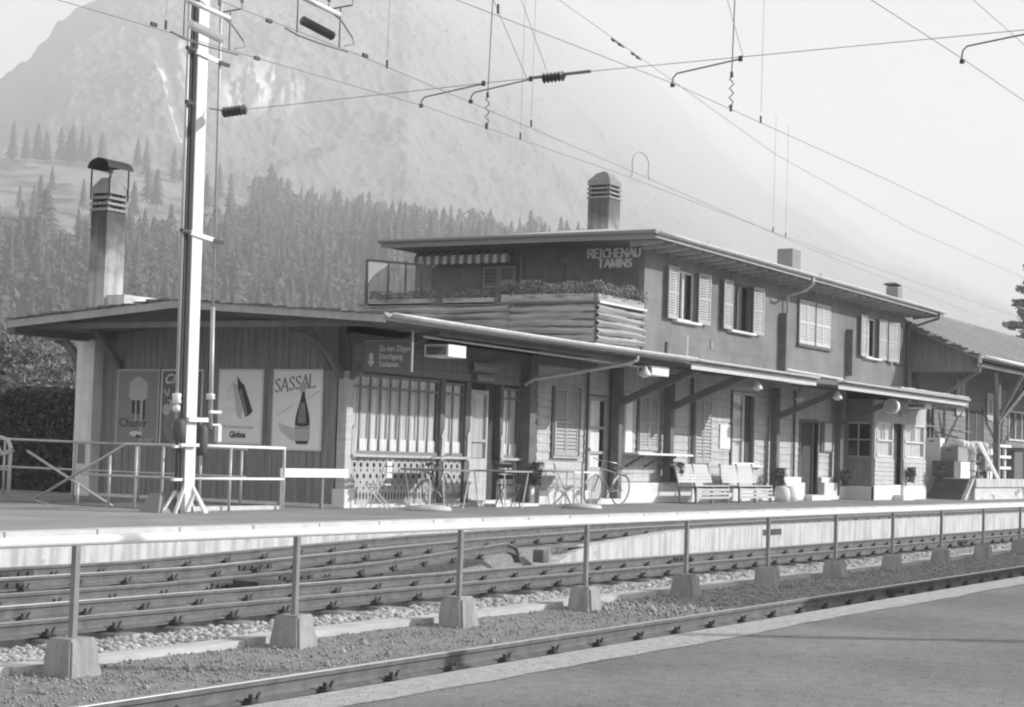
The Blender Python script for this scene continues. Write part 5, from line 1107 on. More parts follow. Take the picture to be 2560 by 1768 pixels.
mw2 = thing('messenger_wire', 'thin messenger wire over the nearest track with small insulators', 'overhead wire', (20, 6.3, 7)); wire(mw2, [(14, 6.4, 7.6), (22, 6.35, 6.9), (40, 6.2, 6.5), (90, 6.2, 7)], .004, n=4)
def sect_ins(x, y, label, white):
    t = thing('section_insulator', label, 'insulator', (x, y, 6.05), 'section insulators with curved horns on the overhead wires')
    L = 1.05; z = 6.10
    insulator('insulator_rod', (x + .1, y, z + .12), (x + .75, y, z + .06), 11, .06, t, m_insul if not white else m_whiteins); MB().tube([(x + .05, y, z + .40), (x + .85, y, z + .36)], .035, 8).build('strain_rod', m_whiteins, t, True)
    MB().tube([(x - .25, y, 6.05), (x - .1, y - .1, 5.98), (x + .3, y - .12, 5.97), (x + L, y, 6.03)], .012, 5).build('skid', m_wire, t)
    MB().tube([(x + .05, y, z + .50), (x + .9, y, z + .30), (x + 1.15, y, z + .14), (x + 1.2, y, z + .06), (x + 1.0, y, z)], .010, 5).build('arcing_horn', m_wire, t)
    for xx in (x, x + .88): 
        MB().tube([(xx, y, z - .05), (xx, y, z + .46)], .014, 5).tube([(xx, y - .18, z + .64), (xx, y - .18, z + .47), (xx, y + .18, z + .45), (xx, y + .18, z + .62)], .012, 5).tube([(xx, y - .18, z + .55), (xx, y - .18, z + .68)], .025, 6).tube([(xx, y + .18, z + .55), (xx, y + .18, z + .66)], .025, 6).build('hanger_fork', m_wire, t)
    for xx in (x - .55, x + 1.45): MB().box(xx - .05, xx + .05, y - .015, y + .015, 6.045, 6.09).build('wire_clamp', m_clip, t)
sect_ins(17.1, 14.62, 'section insulator with white rods directly beside the tall mast', True); sect_ins(17.5, 13.2, 'section insulator with a ribbed brown rod high right of the mast', False)

# ------------------------------------------------------------------ freight shed, loading dock, goods
DK = thing('loading_dock', 'raised loading dock with pale slab edge and dark steps beyond the station building', 'loading dock', (75, 18, 0))
bev(MB().box(60.9, 130, 16.95, 19.0, .42, .71).build('dock_slab', m_whiteconc, DK), .02)
MB().box(61.0, 130, 17.03, 19.0, 0, .42).build('dock_wall', mat('rough_masonry', .62, .95, .2, 5, bump=1.0, bscale=9, spots=(.6, .34, 2.2)), DK)
for i in range(4): MB().box(59.85 + i * .26, 60.92, 17.15, 18.3, i * .17, (i + 1) * .17).build('step', m_step, DK)
MB().hexa([(59.75, 17.02, 0), (60.0, 17.02, 0), (60.0, 17.14, 0), (59.75, 17.14, 0), (60.75, 17.02, .72), (60.98, 17.02, .72), (60.98, 17.14, .72), (60.75, 17.14, .72)]).build('stair_cheek', m_whiteconc, DK)
MB().hexa([(59.75, 18.31, 0), (59.9, 18.31, 0), (59.9, 18.42, 0), (59.75, 18.42, 0), (60.75, 18.31, .74), (60.95, 18.31, .74), (60.95, 18.42, .74), (60.75, 18.42, .74)]).build('stair_cheek', m_inkm, DK)
FS = thing('freight_shed', 'timber freight shed with tiled gable roof behind the loading dock', 'shed', (75, 21, 0))
m_shedw = mat('shed_boards', .24, .85, .15, 3, (1, 1, 3), bump=.2)
MB().box(60.9, 130, 19.0, 26, 0, 4.9).build('shed_wall', m_shedw, FS); hboards('shed_board', 61.0, 84, .72, 4.6, 19.0, .2, m_shedw, FS, [(66.75, 68.75, .7, 3.2), (72.5, 77.5, 2.2, 3.4), (61.9, 62.5, .7, 3.1)])
MB().prism([(16.62, 4.24), (21.5, 4.24), (26.4, 4.24), (26.4, 4.75), (21.5, 6.88), (16.62, 4.72)], 'x', 59.9, 60.0).build('gable_panel', m_wood, FS); MB().box(59.9, 60.1, 19.0, 26.4, 0, 4.24).build('gable_wall', m_wood, FS)
ro = MB().prism([(16.45, 4.60), (21.5, 6.82), (26.6, 4.60), (26.6, 4.72), (21.5, 6.96), (16.45, 4.72)], 'x', 59.3, 131).build('shed_roof', m_tile, FS)
tr = None; k = 0
N = 24
for i in range(N):
    a, c = i / N, (i + 1) / N; y0, z0, y1, z1 = 16.42 + 5.08 * a, 4.72 + 2.24 * a, 16.42 + 5.08 * c + .03, 4.72 + 2.24 * c
    b = MB(); x = 59.25; 
    vs = [(59.22, y0, z0 + .02), (131, y0, z0 + .02), (131, y1, z1 + .015), (59.22, y1, z1 + .015), (59.22, y0, z0 + .095), (131, y0, z0 + .095), (131, y1, z1 + .03), (59.22, y1, z1 + .03)]
    b.hexa(vs).build('tile_row', m_tile, ro)
rr_ = unit_mesh('ridge_tile', m_tile, MB().lathe([(.13, 0), (.15, .36), (.135, .38)], (0, 0, 0), 8, 'x'))
x = 59.3
while x < 100: piece('ridge_tile', rr_, ro, (x, 21.5, 6.97)); x += .37
for i in range(5): MB().box(59.2, 59.5, 16.7 + i * .62, 16.95 + i * .62, 4.86 + i * .275, 4.93 + i * .275).build('verge_clip', m_cope, ro)
MB().box(59.26, 59.3, 16.4, 16.5, 4.5, 4.78).build('verge_end', m_zinc, ro)
gutter(59.3, 110, 16.36, 4.76, .10, 'gutter', ro, m=m_whitepaint)
MB().box(59.6, 110, 16.62, 16.76, 4.42, 4.58).build('shed_beam', m_wood2, FS)
for xc in (64.9, 72.6, 80.3):
    MB().box(xc, xc + .22, 17.3, 17.5, .71, 4.45).build('shed_post', m_wood2, FS)
    MB().bar((xc + .1, 17.35, 2.7), (xc + 2.6, 16.75, 4.4), .12, .14).build('shed_brace', m_wood2, FS); MB().bar((xc + .1, 17.35, 2.7), (xc - 2.4, 16.8, 4.4), .10, .12).build('shed_brace', m_inkm, FS); MB().bar((xc + .1, 17.4, 2.8), (xc + .1, 16.5, 4.4), .10, .12).build('shed_brace', m_inkm, FS)
MB().bar((60.2, 18.9, 2.75), (60.2, 16.7, 4.3), .07, .08).build('gable_brace', m_inkm, FS); MB().bar((60.3, 18.9, 2.75), (60.9, 17.2, 4.2), .06, .07).build('gable_brace', m_inkm, FS); MB().tube([(60.2, 18.9, 2.5), (66, 18.6, 2.35)], .03, 5).build('tie_rod', m_inkm, FS)
MB().box(66.75, 68.75, 18.93, 18.99, .71, 3.2).build('shed_door', m_dark, FS); MB().box(66.65, 66.75, 18.9, 18.99, .71, 3.3).build('door_jamb', m_inkm, FS); MB().box(68.75, 68.85, 18.9, 18.99, .71, 3.3).build('door_jamb', m_inkm, FS); MB().box(67.7, 67.78, 18.9, 18.93, .71, 3.2).build('door_frame', m_inkm, FS)
w_ = MB().box(72.5, 77.5, 18.93, 18.97, 2.2, 2.27).box(72.5, 77.5, 18.93, 18.97, 3.33, 3.4)
for i in range(6): w_.box(72.5 + i * .985, 72.58 + i * .985, 18.92, 18.98, 2.2, 3.4)
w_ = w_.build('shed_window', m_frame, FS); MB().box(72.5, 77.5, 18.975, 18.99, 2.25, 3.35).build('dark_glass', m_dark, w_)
MB().box(61.9, 62.1, 18.9, 18.98, .7, 3.1).box(62.35, 62.5, 18.9, 18.98, .7, 3.1).build('dark_jamb', m_iron, FS)
for (x, z0, z1, w, lb, fg) in ((65.15, 2.95, 4.25, 1.05, 'tall pale poster on the shed wall above the crates, before the dark door', 1), (69.2, 2.9, 3.95, 1.0, 'tall pale poster on the shed wall just after the dark door', 2), (70.9, 2.9, 4.15, 1.05, 'tall grey poster on the shed wall beside the dock post', 3)):
    t = thing('shed_poster', lb, 'poster', (x, 18.9, z0), 'posters on the freight shed wall'); MB().box(x, x + w, 18.90, 18.93, z0, z1).build('sheet', m_inkg if fg != 3 else m_crate, t); MB().hexa([(x + w*.35, 18.89, z0 + .3), (x + w*.65, 18.89, z0 + .3), (x + w*.65, 18.9, z0 + .3), (x + w*.35, 18.9, z0 + .3), (x + w*.42, 18.89, z1 - .25), (x + w*.55, 18.89, z1 - .25), (x + w*.55, 18.9, z1 - .25), (x + w*.42, 18.9, z1 - .25)]).build('print', m_inkm, t)
MB().lathe([(.32, 0), (.05, .06), (.03, .2)], (69.0, 17.6, 4.05), 12).build('shed_lamp', m_galv, label='shallow enamel lamp hanging below the shed eaves above the door', category='lamp')
def crate(x0, x1, y0, y1, z0, z1, m, label, two=None, name='crate'):
    t = thing(name, label, 'crate', ((x0+x1)/2, (y0+y1)/2, z0), 'goods stacked on the loading dock'); bev(MB().box(x0, x1, y0, y1, z0, z1).build('crate_shell', m, t), .008)
    MB().box(x0 - .004, x0 - .001, (y0+y1)/2 - .09, (y0+y1)/2 + .09, z1 - .14, z1 - .1).build('hand_hole', m_inkd, t)
    MB().box(x0 - .003, x1 + .003, y0 - .003, y1 + .003, (z0+z1)/2 - .004, (z0+z1)/2 + .004).build('seam', m_inkm, t); return t
crate(61.35, 61.9, 18.35, 18.95, .71, 2.06, m_white, 'tall upright box against the shed wall at the head of the steps')
crate(61.0, 61.6, 17.75, 18.5, .71, 1.28, m_crated, 'dark lower box at the head of the dock steps'); crate(61.62, 62.75, 17.7, 18.4, .71, 1.27, m_white, 'white lower crate beside the dark box')
crate(61.45, 62.7, 17.75, 18.4, 1.285, 1.77, m_crate, 'grey upper crate with hand hole stacked on the dark box')
sh = thing('handcart', 'dark two-wheeled handcart with small boxes behind the leaning striped boards', 'handcart', (63.4, 17.8, .71))
for zz in (.95, 1.28, 1.55): MB().box(62.85, 64.2, 17.55, 18.2, zz, zz + .03).build('cart_shelf', m_inkm, sh)
MB().box(62.85, 62.9, 17.55, 18.2, .8, 1.75).build('cart_side', m_white, sh); MB().box(64.15, 64.2, 17.55, 18.2, .8, 1.75).build('cart_side', m_white, sh)
for (xx, zz, w_, m) in ((63.0, .98, .2, m_white), (63.3, .98, .35, m_crated), (63.1, 1.31, .3, m_inkd), (63.6, 1.31, .2, m_white), (63.05, 1.58, .5, m_white), (63.7, .98, .3, m_crate)): MB().box(xx, xx + w_, 17.6, 17.95, zz, zz + .2).build('small_box', m, sh)
for xx in (63.1, 64.0): MB().lathe([(.12, -.03), (.13, 0), (.12, .03)], (xx, 17.52, .84), 12, 'y').build('wheel', m_iron, sh)
mt = thing('sack_pile', 'pale bundled sacks heaped on top of the crates', 'sacks', (63.2, 17.9, 1.78))
for i in range(7):
    xx = 61.9 + i * .42; b = MB(); b.lathe([(.02, -.3), (.12, -.26), (.15, 0), (.12, .26), (.02, .3)], (xx, 17.9 + random.uniform(-.1, .1), 1.84 + random.uniform(-.02, .05)), 8, 'y').build('sack', m_white, mt, True)
sb_ = thing('striped_boards', 'two white boards with dark stripes leaning against the goods', 'boards', (64.3, 17.3, .71))
for k, m in enumerate((m_white, m_inkm, m_white, m_white, m_crated)):
    o_ = .10 * k; MB().hexa([(63.7 + .62 - .0 + o_, 17.18, .71), (63.7 + .70 + o_, 17.18, .71), (63.7 + .70 + o_, 17.22, .71), (63.7 + .62 + o_, 17.22, .71), (62.95 + o_ * 1.3, 17.5, 1.95), (63.07 + o_ * 1.3, 17.5, 1.95), (63.07 + o_ * 1.3, 17.54, 1.95), (62.95 + o_ * 1.3, 17.54, 1.95)]).build('board', m, sb_)
crate(64.6, 66.2, 17.7, 18.5, .71, 1.9, m_white, 'large white crate behind the dock post')
pt_ = thing('pallet_rack', 'white slatted rack with horizontal planks behind the dark dock post', 'rack', (66.5, 17.6, .71))
for zz in (1.05, 1.45, 1.85): MB().box(64.9, 67.6, 17.55, 17.65, zz, zz + .10).build('plank', m_white, pt_)
for xx in (65.2, 66.4, 67.2): MB().box(xx, xx + .12, 17.66, 17.75, .71, 1.95).build('rack_upright', m_white, pt_)
for i, (xx, hh, m, lb) in enumerate(((67.9, 1.0, m_crated, 'dark covered crate after the white rack'), (69.4, 1.15, m_crate, 'grey crate with dark cover farther along the dock'), (71.2, .9, m_crated, 'dark crate farthest along the visible dock'))):
    crate(xx, xx + 1.2, 17.5, 18.4, .71, .71 + hh, m, lb)
cl = MB(); cl.hexa([(69.3, 17.45, 1.88), (70.7, 17.45, 1.86), (70.7, 18.45, 1.86), (69.3, 18.45, 1.88), (69.5, 17.6, 1.98), (70.5, 17.6, 1.93), (70.5, 18.2, 1.96), (69.5, 18.3, 2.0)]).build('white_cloth', m_white, label='crumpled white cloth on the grey crate of the dock', category='cloth')

# unseen canopy and pole, added to cast the gravel shadow and the streak
nc_ = thing('shadow_canopy', 'unseen flat canopy on slender posts, added to shade the gravel and footings', 'canopy', (40, 1.6, -.2))
MB().box(22.5, 90, .2, 2.75, 2.95, 3.15).build('canopy_roof', m_wood2, nc_)
for xx in range(26, 90, 6): MB().box(xx, xx + .12, 1.4, 1.52, -.2, 2.95).build('post', m_galv, nc_)

sp_ = thing('shadow_pole', 'tall grey pole out of view on the near platform, added for its shadow streak', 'lamp post', (15.2, 1.15, -.2)); MB().tube([(15.2, 1.15, -.2), (15.2, 1.15, 9.5)], [.12, .08], 10).build('pole', m_galv, sp_); MB().lathe([(.25, 9.4), (.28, 9.5), (.08, 9.7)], (15.2, 1.15, 0), 12).build('pole_head', m_white, sp_)
# ------------------------------------------------------------------ hills, mountain, trees
def px2az(px): return 29.92 + np.degrees(np.arctan((1280 - px) / 4560.0))
def az2px(a): return 1280 - 4560 * np.tan(np.radians(a - 29.92))
def hor(px): return 895 + (px + 6650) * .0304
def terrain(name, a0, a1, na, pr0, pr1, ridge, nr, zfun, m, power=1.0):
    A = np.linspace(a0, a1, na); T = np.linspace(0, 1.12, nr) ** power; PX = az2px(A)
    R0 = np.interp(PX, *pr0); R1 = np.interp(PX, *pr1); RY = np.interp(PX, *ridge); D = 4560 / np.cos(np.radians(A - 29.92)); EL = (hor(PX) - RY) / D
    H = R1 * EL + 1.05
    r = R0[:, None] + (R1 - R0)[:, None] * T[None, :]; aa = np.radians(A)[:, None] + 0 * r; X = r * np.cos(aa); Y = r * np.sin(aa)
    return A, T, PX, X, Y, r, H, D
def proj_y(px, z, r, D): return hor(px) - (z - 1.05) / r * D
def seg_mask(px, y, pts, w):
    m_ = np.zeros_like(px)
    for (x0, y0), (x1, y1) in zip(pts[:-1], pts[1:]):
        dx, dy = x1 - x0, y1 - y0; t = np.clip(((px - x0) * dx + (y - y0) * dy) / (dx*dx + dy*dy), 0, 1); d_ = np.hypot(px - x0 - t*dx, y - y0 - t*dy); m_ = np.maximum(m_, np.clip(1.4 - d_ / w, 0, 1))
    return m_
def attr_mat(name, v0, v1, nscale, st=(1, 1, 1), var=.3, bump=0.0):
    m = bpy.data.materials.new(name); m.use_nodes = True; n = m.node_tree; P = n.nodes['Principled BSDF']; P.inputs['Roughness'].default_value = .95; P.inputs['Specular IOR Level'].default_value = .05
    at = n.nodes.new('ShaderNodeAttribute'); at.attribute_name = 'bare'; g = n.nodes.new('ShaderNodeNewGeometry'); mp = n.nodes.new('ShaderNodeMapping'); mp.inputs['Scale'].default_value = st; n.links.new(g.outputs['Position'], mp.inputs[0])
    nz = n.nodes.new('ShaderNodeTexNoise'); nz.inputs['Scale'].default_value = nscale; nz.inputs['Detail'].default_value = 9; nz.inputs['Roughness'].default_value = .7; n.links.new(mp.outputs[0], nz.inputs['Vector'])
    a = n.nodes.new('ShaderNodeMapRange'); a.inputs['From Min'].default_value = .32; a.inputs['From Max'].default_value = .68; a.inputs['To Min'].default_value = v0 * (1 - var); a.inputs['To Max'].default_value = v0 * (1 + var); n.links.new(nz.outputs['Fac'], a.inputs['Value'])
    b = n.nodes.new('ShaderNodeMapRange'); b.inputs['From Min'].default_value = .3; b.inputs['From Max'].default_value = .7; b.inputs['To Min'].default_value = v1 * .75; b.inputs['To Max'].default_value = v1 * 1.2; n.links.new(nz.outputs['Fac'], b.inputs['Value'])
    mx_ = n.nodes.new('ShaderNodeMix'); mx_.data_type = 'FLOAT'; n.links.new(at.outputs['Fac'], mx_.inputs[0]); n.links.new(a.outputs[0], mx_.inputs[2]); n.links.new(b.outputs[0], mx_.inputs[3]); n.links.new(mx_.outputs[0], P.inputs['Base Color']); return m
def add_attr(me, vals): at = me.attributes.new('bare', 'FLOAT', 'POINT'); at.data.foreach_set('value', np.asarray(vals, np.float32).ravel())
m_mount = attr_mat('mountain_forest_and_rock', .17, .62, .13, (1, 1, .4), .26)
m_hill = attr_mat('hill_forest_floor_and_meadow', .06, .26, .05, (1, 1, 1), .35)
# mountain
mr = ([-900, -200, 0, 12, 40, 60, 78, 100, 128, 150, 190, 330, 500, 1100, 1350, 1600, 1900, 2200, 2600, 3200], [560, 320, 172, 158, 142, 112, 104, 64, 44, 22, 4, -60, -95, -95, -30, 150, 390, 610, 800, 930])
r0 = ([-900, 700, 1400, 3200], [900, 900, 900, 1300]); r1 = ([-900, 0, 700, 1000, 1300, 1600, 1900, 3200], [1500, 1600, 1700, 1800, 2300, 3000, 4000, 5000])
A, T, PX, X, Y, r, H, D = terrain('m', 6, 56, 1050, r0, r1, mr, 330, None, None)
base = 12 + (H[:, None] - 12) * np.where(T < 1, np.clip(T, 0, 1) ** 1.12, 1 - (T - 1) * 1.5)[None, :]
env = np.sin(np.clip(T, 0, 1) * math.pi)[None, :] * .9 + .1; env2 = np.clip(1.05 - T, 0, 1)[None, :]
g1 = (fbm(X / 420, Y / 420, 4, 11) - .5) * 2; g2 = (fbm(X / 95 + 3, Y / 95, 4, 12) - .5) * 2
Zm = base + env * (52 * g1 + 20 * (1 - np.abs(g2) * 2) * .6) + (fbm(X / 70, Y / 70, 4, 77) - .5) * 9
PXg = PX[:, None] + 0 * Zm; Yg = proj_y(PXg, Zm, r, D[:, None])
rk = np.maximum(seg_mask(PXg, Yg, [(355, 92), (371, 150), (392, 200), (408, 262), (424, 305), (437, 342)], 10), seg_mask(PXg, Yg, [(436, 108), (448, 150), (458, 200), (464, 262), (474, 312)], 19) )
rk = np.maximum(rk, seg_mask(PXg, Yg, [(425, 185), (448, 215)], 8))
st_ = fbm(PXg / 14, Yg / 55, 4, 21); cl = np.clip(1.3 - np.hypot((PXg - 640) / 95, (Yg - 205 - (PXg - 640) * .12) / 68), 0, 1) * np.clip((st_ - .43) * 12, 0, 1)
cl2 = np.clip(1.2 - np.hypot((PXg - 560) / 40, (Yg - 235) / 60), 0, 1) * np.clip((st_ - .5) * 12, 0, 1); cl3 = np.clip(1.1 - np.hypot((PXg - 370) / 60, (Yg - 355) / 18), 0, 1) * np.clip((st_ - .55) * 14, 0, 1)
rk = np.clip(np.maximum.reduce([rk * (.6 + .8 * fbm(PXg / 8, Yg / 20, 3, 23)), cl, cl2, cl3]), 0, 1)
fr_ = fbm(X / 5, Y / 5, 2, 31); Zm = Zm + (1 - rk) * (np.clip(fr_ - .4, 0, 1) * 7) - rk * 3
me = arr_mesh('mountain', np.stack([X, Y, Zm], -1).reshape(-1, 3), grid_faces(*X.shape), m_mount, False); add_attr(me, rk); link('mountain', me, None, kind='structure')
# wooded hill with a bright terrace of meadow
hr = ([-900, 0, 300, 450, 600, 800, 1000, 1300, 1600, 2000, 3200], [400, 396, 400, 436, 500, 575, 600, 640, 700, 800, 950])
q0 = ([-900, 3200], [270, 290]); q1 = ([-900, 400, 1000, 3200], [950, 930, 820, 700])
A, T, PX, X, Y, r, H, D = terrain('h', 8, 56, 420, q0, q1, hr, 200, None, None)
Zh = -.6 + (H[:, None] + .6) * np.where(T < 1, np.clip(T, 0, 1) ** 1.1, 1 - (T - 1) * 2.5)[None, :] + np.sin(np.clip(T, 0, 1) * math.pi)[None, :] * (fbm(X / 90, Y / 90, 4, 41) - .5) * 16
PXg = PX[:, None] + 0 * Zh; Yg = proj_y(PXg, Zh, r, D[:, None])
nn_ = fbm(X / 30, Y / 30, 4, 44); low_ = np.interp(PXg, [-900, 0, 250, 420, 560, 640], [640, 640, 620, 640, 620, 500]); md = np.clip((low_ - Yg) / 18, 0, 1) * np.clip((660 - PXg) / 60, 0, 1)
Zh += md * (fbm(X / 26, Y / 26, 3, 46) - .5) * 7
md = md * np.clip(.35 + (fbm(PXg / 70, Yg / 9, 4, 45) - .38) * 5, .25, 1)
me = arr_mesh('wooded_hill', np.stack([X, Y, Zh], -1).reshape(-1, 3), grid_faces(*X.shape), m_hill, True); add_attr(me, md); link('hill', me, None, kind='structure')
hA, hT, hR0, hR1, hZ = A, T, np.interp(PX, *q0), np.interp(PX, *q1), Zh
def hill_z(a, rr):
    i = np.clip((a - hA[0]) / (hA[1] - hA[0]), 0, len(hA) - 1.001); i0 = i.astype(int); t = (rr - np.interp(a, hA, hR0)) / (np.interp(a, hA, hR1) - np.interp(a, hA, hR0)); j = np.clip(np.interp(t, hT, np.arange(len(hT))), 0, len(hT) - 1.001); j0 = j.astype(int); fi, fj = i - i0, j - j0
    return hZ[i0, j0]*(1-fi)*(1-fj) + hZ[i0+1, j0]*fi*(1-fj) + hZ[i0, j0+1]*(1-fi)*fj + hZ[i0+1, j0+1]*fi*fj
def conifer(seed, tiers=13, seg=7, trunk=True):
    rg = random.Random(seed); V = []; F = []
    for k in range(tiers):
        t0 = .10 + .86 * k / tiers; t1 = t0 + .86 / tiers * rg.uniform(1.5, 2.0); R_ = .19 * (1 - t0) ** .8 * rg.uniform(.8, 1.15) + .012; n0 = len(V); V.append((rg.uniform(-.01, .01), rg.uniform(-.01, .01), min(t1, 1.0)))
        for s_ in range(seg * 2):
            a = math.pi * s_ / seg + k; rr = R_ * (rg.uniform(.85, 1.25) if s_ % 2 == 0 else rg.uniform(.35, .6)); V.append((rr * math.cos(a), rr * math.sin(a), t0 - (.02 if s_ % 2 == 0 else -.015) + rg.uniform(-.012, .012)))
        for s_ in range(seg * 2): F.append((n0, n0 + 1 + s_, n0 + 1 + (s_ + 1) % (seg * 2)))
    return np.array(V), np.array(F)
def broad(seed, n=9, sub=1):
    rg = random.Random(seed); V = []; F = []; off = 0
    for i in range(n):
        bm = bmesh.new(); bmesh.ops.create_icosphere(bm, subdivisions=sub, radius=1); a = rg.uniform(0, 6.28); rad = rg.uniform(0, .26); cz = rg.uniform(.35, .82); s_ = rg.uniform(.13, .24) * (1.15 - abs(cz - .55))
        c = (rad * math.cos(a), rad * math.sin(a), cz)
        for v in bm.verts: q = v.co * s_ * rg.uniform(.7, 1.35); V.append((c[0] + q.x, c[1] + q.y, c[2] + q.z * .9))
        for f in bm.faces: F.append([v.index + off for v in f.verts])
        off += len(bm.verts); bm.free()
    return np.array(V), np.array(F)
CT = [conifer(i) for i in range(8)]; BT = []
for _i in range(6):
    rg_ = np.random.default_rng(400 + _i); nb_ = 11; cz_ = rg_.uniform(.35, .85, nb_); ra_ = rg_.uniform(0, .24, nb_); an_ = rg_.uniform(0, 6.28, nb_); sz_ = rg_.uniform(.10, .2, nb_)
    which = rg_.integers(0, nb_, 260); dv = rg_.normal(size=(260, 3)); dv /= np.linalg.norm(dv, axis=1)[:, None]; cen = np.stack([ra_ * np.cos(an_), ra_ * np.sin(an_), cz_], 1)[which] + dv * sz_[which][:, None] * rg_.uniform(.7, 1.05, 260)[:, None]
    t1_ = np.cross(dv, rg_.normal(size=(260, 3))); t1_ /= np.linalg.norm(t1_, axis=1)[:, None]; t2_ = np.cross(dv, t1_); q_ = rg_.uniform(.03, .07, 260)[:, None]; d3 = dv * rg_.uniform(-.5, .5, 260)[:, None] * q_
    BT.append((np.stack([cen - t1_ * q_, cen + t2_ * q_ + d3, cen + t1_ * q_], 1).reshape(-1, 3), np.arange(780).reshape(-1, 3)))
def tree_pts(n, a0, a1, seed):
    rg = np.random.default_rng(seed); a = rg.uniform(a0, a1, n); t = rg.uniform(0.02, 1.02, n) ** .75; return a, np.interp(a, hA, hR0) * (1 - t) + np.interp(a, hA, hR1) * t
a, rr = tree_pts(7200, 20, 50, 5); z = hill_z(a, rr); px = az2px(a); yy = hor(px) - (z - 1.05) / rr * 4560 / np.cos(np.radians(a - 29.92))
inm = (yy < np.interp(px, [0, 250, 420, 540, 640], [655, 640, 655, 640, 520])) & (px < 640)
keep = ~inm; a2, r2, z2, px2 = a[keep], rr[keep], z[keep], px[keep]
hh = RNG.uniform(9, 21, len(a2)) * (.75 + .6 * fbm(r2 / 40 + a2 * 3, a2 * 9, 2, 61)); typ = RNG.random(len(a2)) < np.interp(px2, [0, 300, 600], [.75, .55, .5]) * np.clip(1.6 - r2 / 700, .5, 1) + np.where((px2 > 560) & (r2 > 600), .35, 0)
for nm, sel, tm, m, lb in (('forest', ~typ, CT, m_conifer, 'dark conifer forest covering the lower hillside'), ('forest', typ, BT, m_decid, 'rounded broadleaf trees among the conifers of the hillside forest')):
    P = np.stack([r2[sel] * np.cos(np.radians(a2[sel])), r2[sel] * np.sin(np.radians(a2[sel])), z2[sel] - .5], 1); scatter(nm, P, hh[sel] * (1 if tm is CT else .8), tm, m, wvar=.38, kind='stuff', label=lb, category='forest')
# single conifers standing on the open meadow and its crest
def proto_tree(name, seed, hgt, m, tm, lb, loc, grp, cat='tree'):
    t = thing(name, lb, cat, loc, grp); V, F = tm; c = arr_mesh('crown', V * hgt, F, m); link('crown', c, None, t); MB().tube([(0, 0, -.6), (0, 0, hgt * .5)], [hgt * .018, hgt * .008], 6).mesh('trunk'); tk = unit_mesh('trunk', m_bark, MB().tube([(0, 0, -.8), (0, 0, hgt * .55)], [hgt * .02, hgt * .008], 6)); link('trunk', tk, None, t); return t
protos = [proto_tree('pine_tree', i, 15, m_conifer, conifer(200 + i, 12, 9), 'conifer', (0, 0, 0), 'single conifers on the hillside meadow') for i in range(3)]
SPOT = [(8, 402, 17), (40, 402, 15), (70, 402, 17), (92, 404, 14), (128, 405, 16), (150, 406, 15), (158, 408, 17), (182, 405, 16), (200, 408, 13), (232, 410, 14), (322, 420, 13), (345, 440, 15), (415, 452, 15), (438, 455, 13), (110, 475, 9), (82, 545, 14), (66, 558, 12), (375, 520, 14), (352, 505, 13), (455, 500, 12), (190, 520, 10), (318, 545, 12), (500, 520, 13), (30, 520, 8), (530, 500, 15), (560, 520, 14)]
WHERE = ['at the left picture edge of the meadow crest', 'second on the crest of the meadow', 'third on the crest of the meadow', 'small one filling a gap on the meadow crest', 'first of the dense crest clump before the chimney', 'slim one inside the dense crest clump', 'tall one closing the dense crest clump', 'just before the louvred chimney on the crest', 'small one hidden beside the hooded chimney', 'behind the hooded chimney on the crest', 'beyond the chimney on the upper meadow edge', 'next to a paler one between chimney and mast', 'close before the tall mast on the meadow', 'immediately beside the mast pipes', 'tiny one alone on the pale upper meadow', 'broad one on the lower left meadow', 'low one leaning into the lower left meadow group', 'alone on the striped meadow near the mast', 'between chimney and mast on the striped meadow', 'low one touching the mast on the meadow', 'small one left of the chimney shaft on the meadow', 'right of the chimney shaft above the forest edge', 'just right of the mast on the last meadow strip', 'short one at the left edge of the middle meadow', 'tall one right of the mast above the meadow', 'last one where meadow meets forest right of the mast']
for i, (pxx, yb, h_) in enumerate(SPOT):
    h_ *= 1.2
    a_ = np.array([px2az(pxx)]); rr_c = np.linspace(np.interp(a_, hA, hR0)[0], np.interp(a_, hA, hR1)[0], 220); zz = hill_z(np.repeat(a_, 220), rr_c); ycand = hor(pxx) - (zz - 1.05) / rr_c * 4560 / np.cos(np.radians(a_ - 29.92)); j = int(np.argmin(np.abs(ycand - yb))); loc = (rr_c[j] * math.cos(math.radians(a_[0])), rr_c[j] * math.sin(math.radians(a_[0])), zz[j])
    p_ = protos[i % 3]; lb = 'conifer on the hillside, ' + WHERE[i]
    if i < 3: p_.location = loc; p_['label'] = lb; o = p_
    else: o = dup(p_, loc, lb)
    o.rotation_euler[2] = random.uniform(0, 6.28); o.scale = (h_ / 15 * random.uniform(.95, 1.25), h_ / 15 * random.uniform(.95, 1.25), h_ / 15)
# broadleaf bushes and trees behind the hedge, with leaf-sized faces
def leafy(x, y, hgt, w, n, lb, seed, m=None, trunk=True):
    hgt *= .66; w *= .85
    t = thing('broadleaf_tree', lb, 'tree', (x, y, -.3), 'broadleaf trees beyond the hedge'); rg = random.Random(seed); bx_ = []
    for i in range(16):
        a = rg.uniform(0, 6.28); q = rg.uniform(0, w * .75); zz = hgt * rg.uniform(.3, .88); s_ = w * rg.uniform(.22, .42); bx_.append((x + q * math.cos(a) - s_, x + q * math.cos(a) + s_, y + q * math.sin(a) - s_, y + q * math.sin(a) + s_, zz - s_ * .8, min(zz + s_ * .8, hgt), 1))
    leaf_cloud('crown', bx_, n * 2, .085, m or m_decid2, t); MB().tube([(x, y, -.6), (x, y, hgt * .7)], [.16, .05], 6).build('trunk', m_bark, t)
m_decid2 = mat('pale_broad_leaf', .20, .8, .4, 1.2, spec=.1)  # paler leaf tone than the hillside crowns
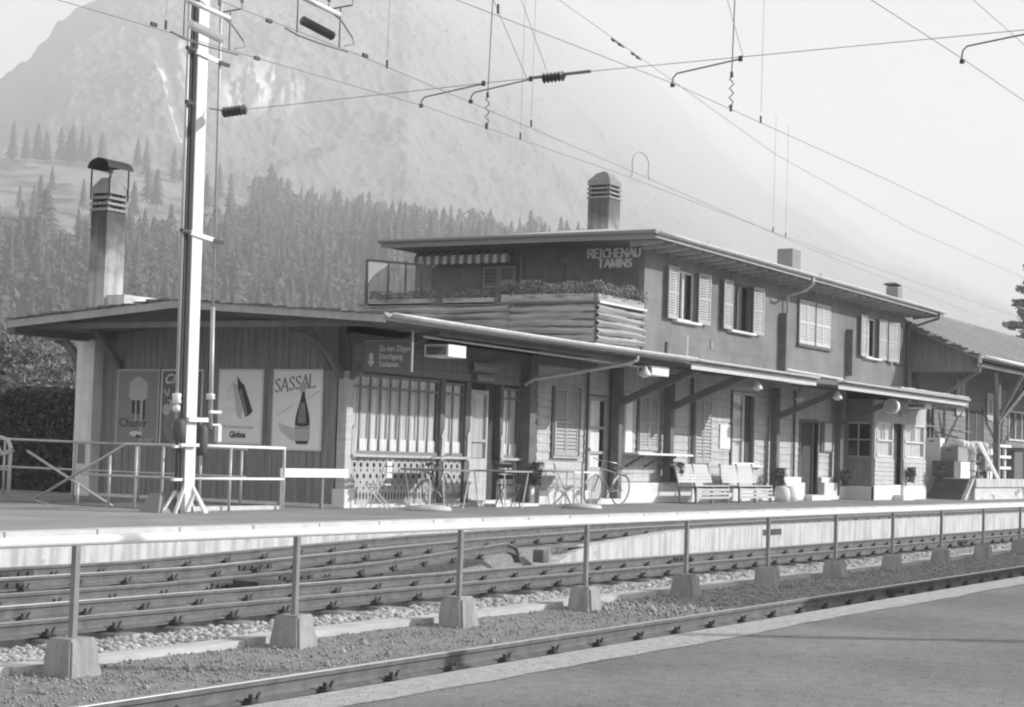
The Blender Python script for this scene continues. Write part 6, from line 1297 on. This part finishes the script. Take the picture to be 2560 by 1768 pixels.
for i, (pxx, rr_, ht, w, lb) in enumerate(((-30, 62, 7.0, 3.2, 'pale broadleaf tree at the left edge beyond the hedge'), (60, 70, 6.4, 3.0, 'bushy broadleaf tree second beyond the hedge'), (125, 58, 5.2, 2.6, 'low pale bush just beyond the hedge top'), (180, 66, 6.8, 2.8, 'broadleaf tree beside the grey end pillar beyond the hedge'), (225, 75, 7.2, 3, 'broadleaf tree half hidden behind the grey end pillar'))):
    a_ = math.radians(px2az(pxx)); leafy(rr_ * math.cos(a_), rr_ * math.sin(a_), ht, w, 7000, lb, 70 + i)
# conifer at the right edge behind the shed
a_ = math.radians(13.7); cx, cy = 112 * math.cos(a_), 112 * math.sin(a_)
t = thing('pine_tree', 'tall dark conifer rising behind the freight shed at the right edge', 'tree', (cx, cy, -.5)); V = []; F = []; 
bx_ = []
for k in range(46):
    tt = k / 46; z = 2.5 + 12.2 * tt; R_ = 3.4 * (1 - tt) ** .8 + .3; aa_ = k * 2.4; bx_.append((cx + .5*R_ * math.cos(aa_) - R_*.55, cx + .5*R_ * math.cos(aa_) + R_*.55, cy + .5*R_ * math.sin(aa_) - R_*.55, cy + .5*R_ * math.sin(aa_) + R_*.55, z - .22, z + .12, R_))
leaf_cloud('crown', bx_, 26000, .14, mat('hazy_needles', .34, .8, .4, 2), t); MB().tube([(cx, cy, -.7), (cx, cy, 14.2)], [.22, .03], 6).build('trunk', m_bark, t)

# ------------------------------------------------------------------ haze filling the valley
hz_ = MB().box(-5700, 5700, -5700, 5700, -1.9, 690); o = hz_.build('haze', None, kind='stuff')
hm = bpy.data.materials.new('valley_haze'); hm.use_nodes = True; n = hm.node_tree; n.nodes.clear(); out = n.nodes.new('ShaderNodeOutputMaterial'); pv = n.nodes.new('ShaderNodeVolumePrincipled')
pv.inputs['Color'].default_value = (.97, .97, .97, 1); pv.inputs['Density'].default_value = HAZE; pv.inputs['Anisotropy'].default_value = 0.0; n.links.new(pv.outputs[0], out.inputs['Volume']); o.data.materials.append(hm)
o['label'] = 'pale summer haze filling the valley'; o['category'] = 'haze'
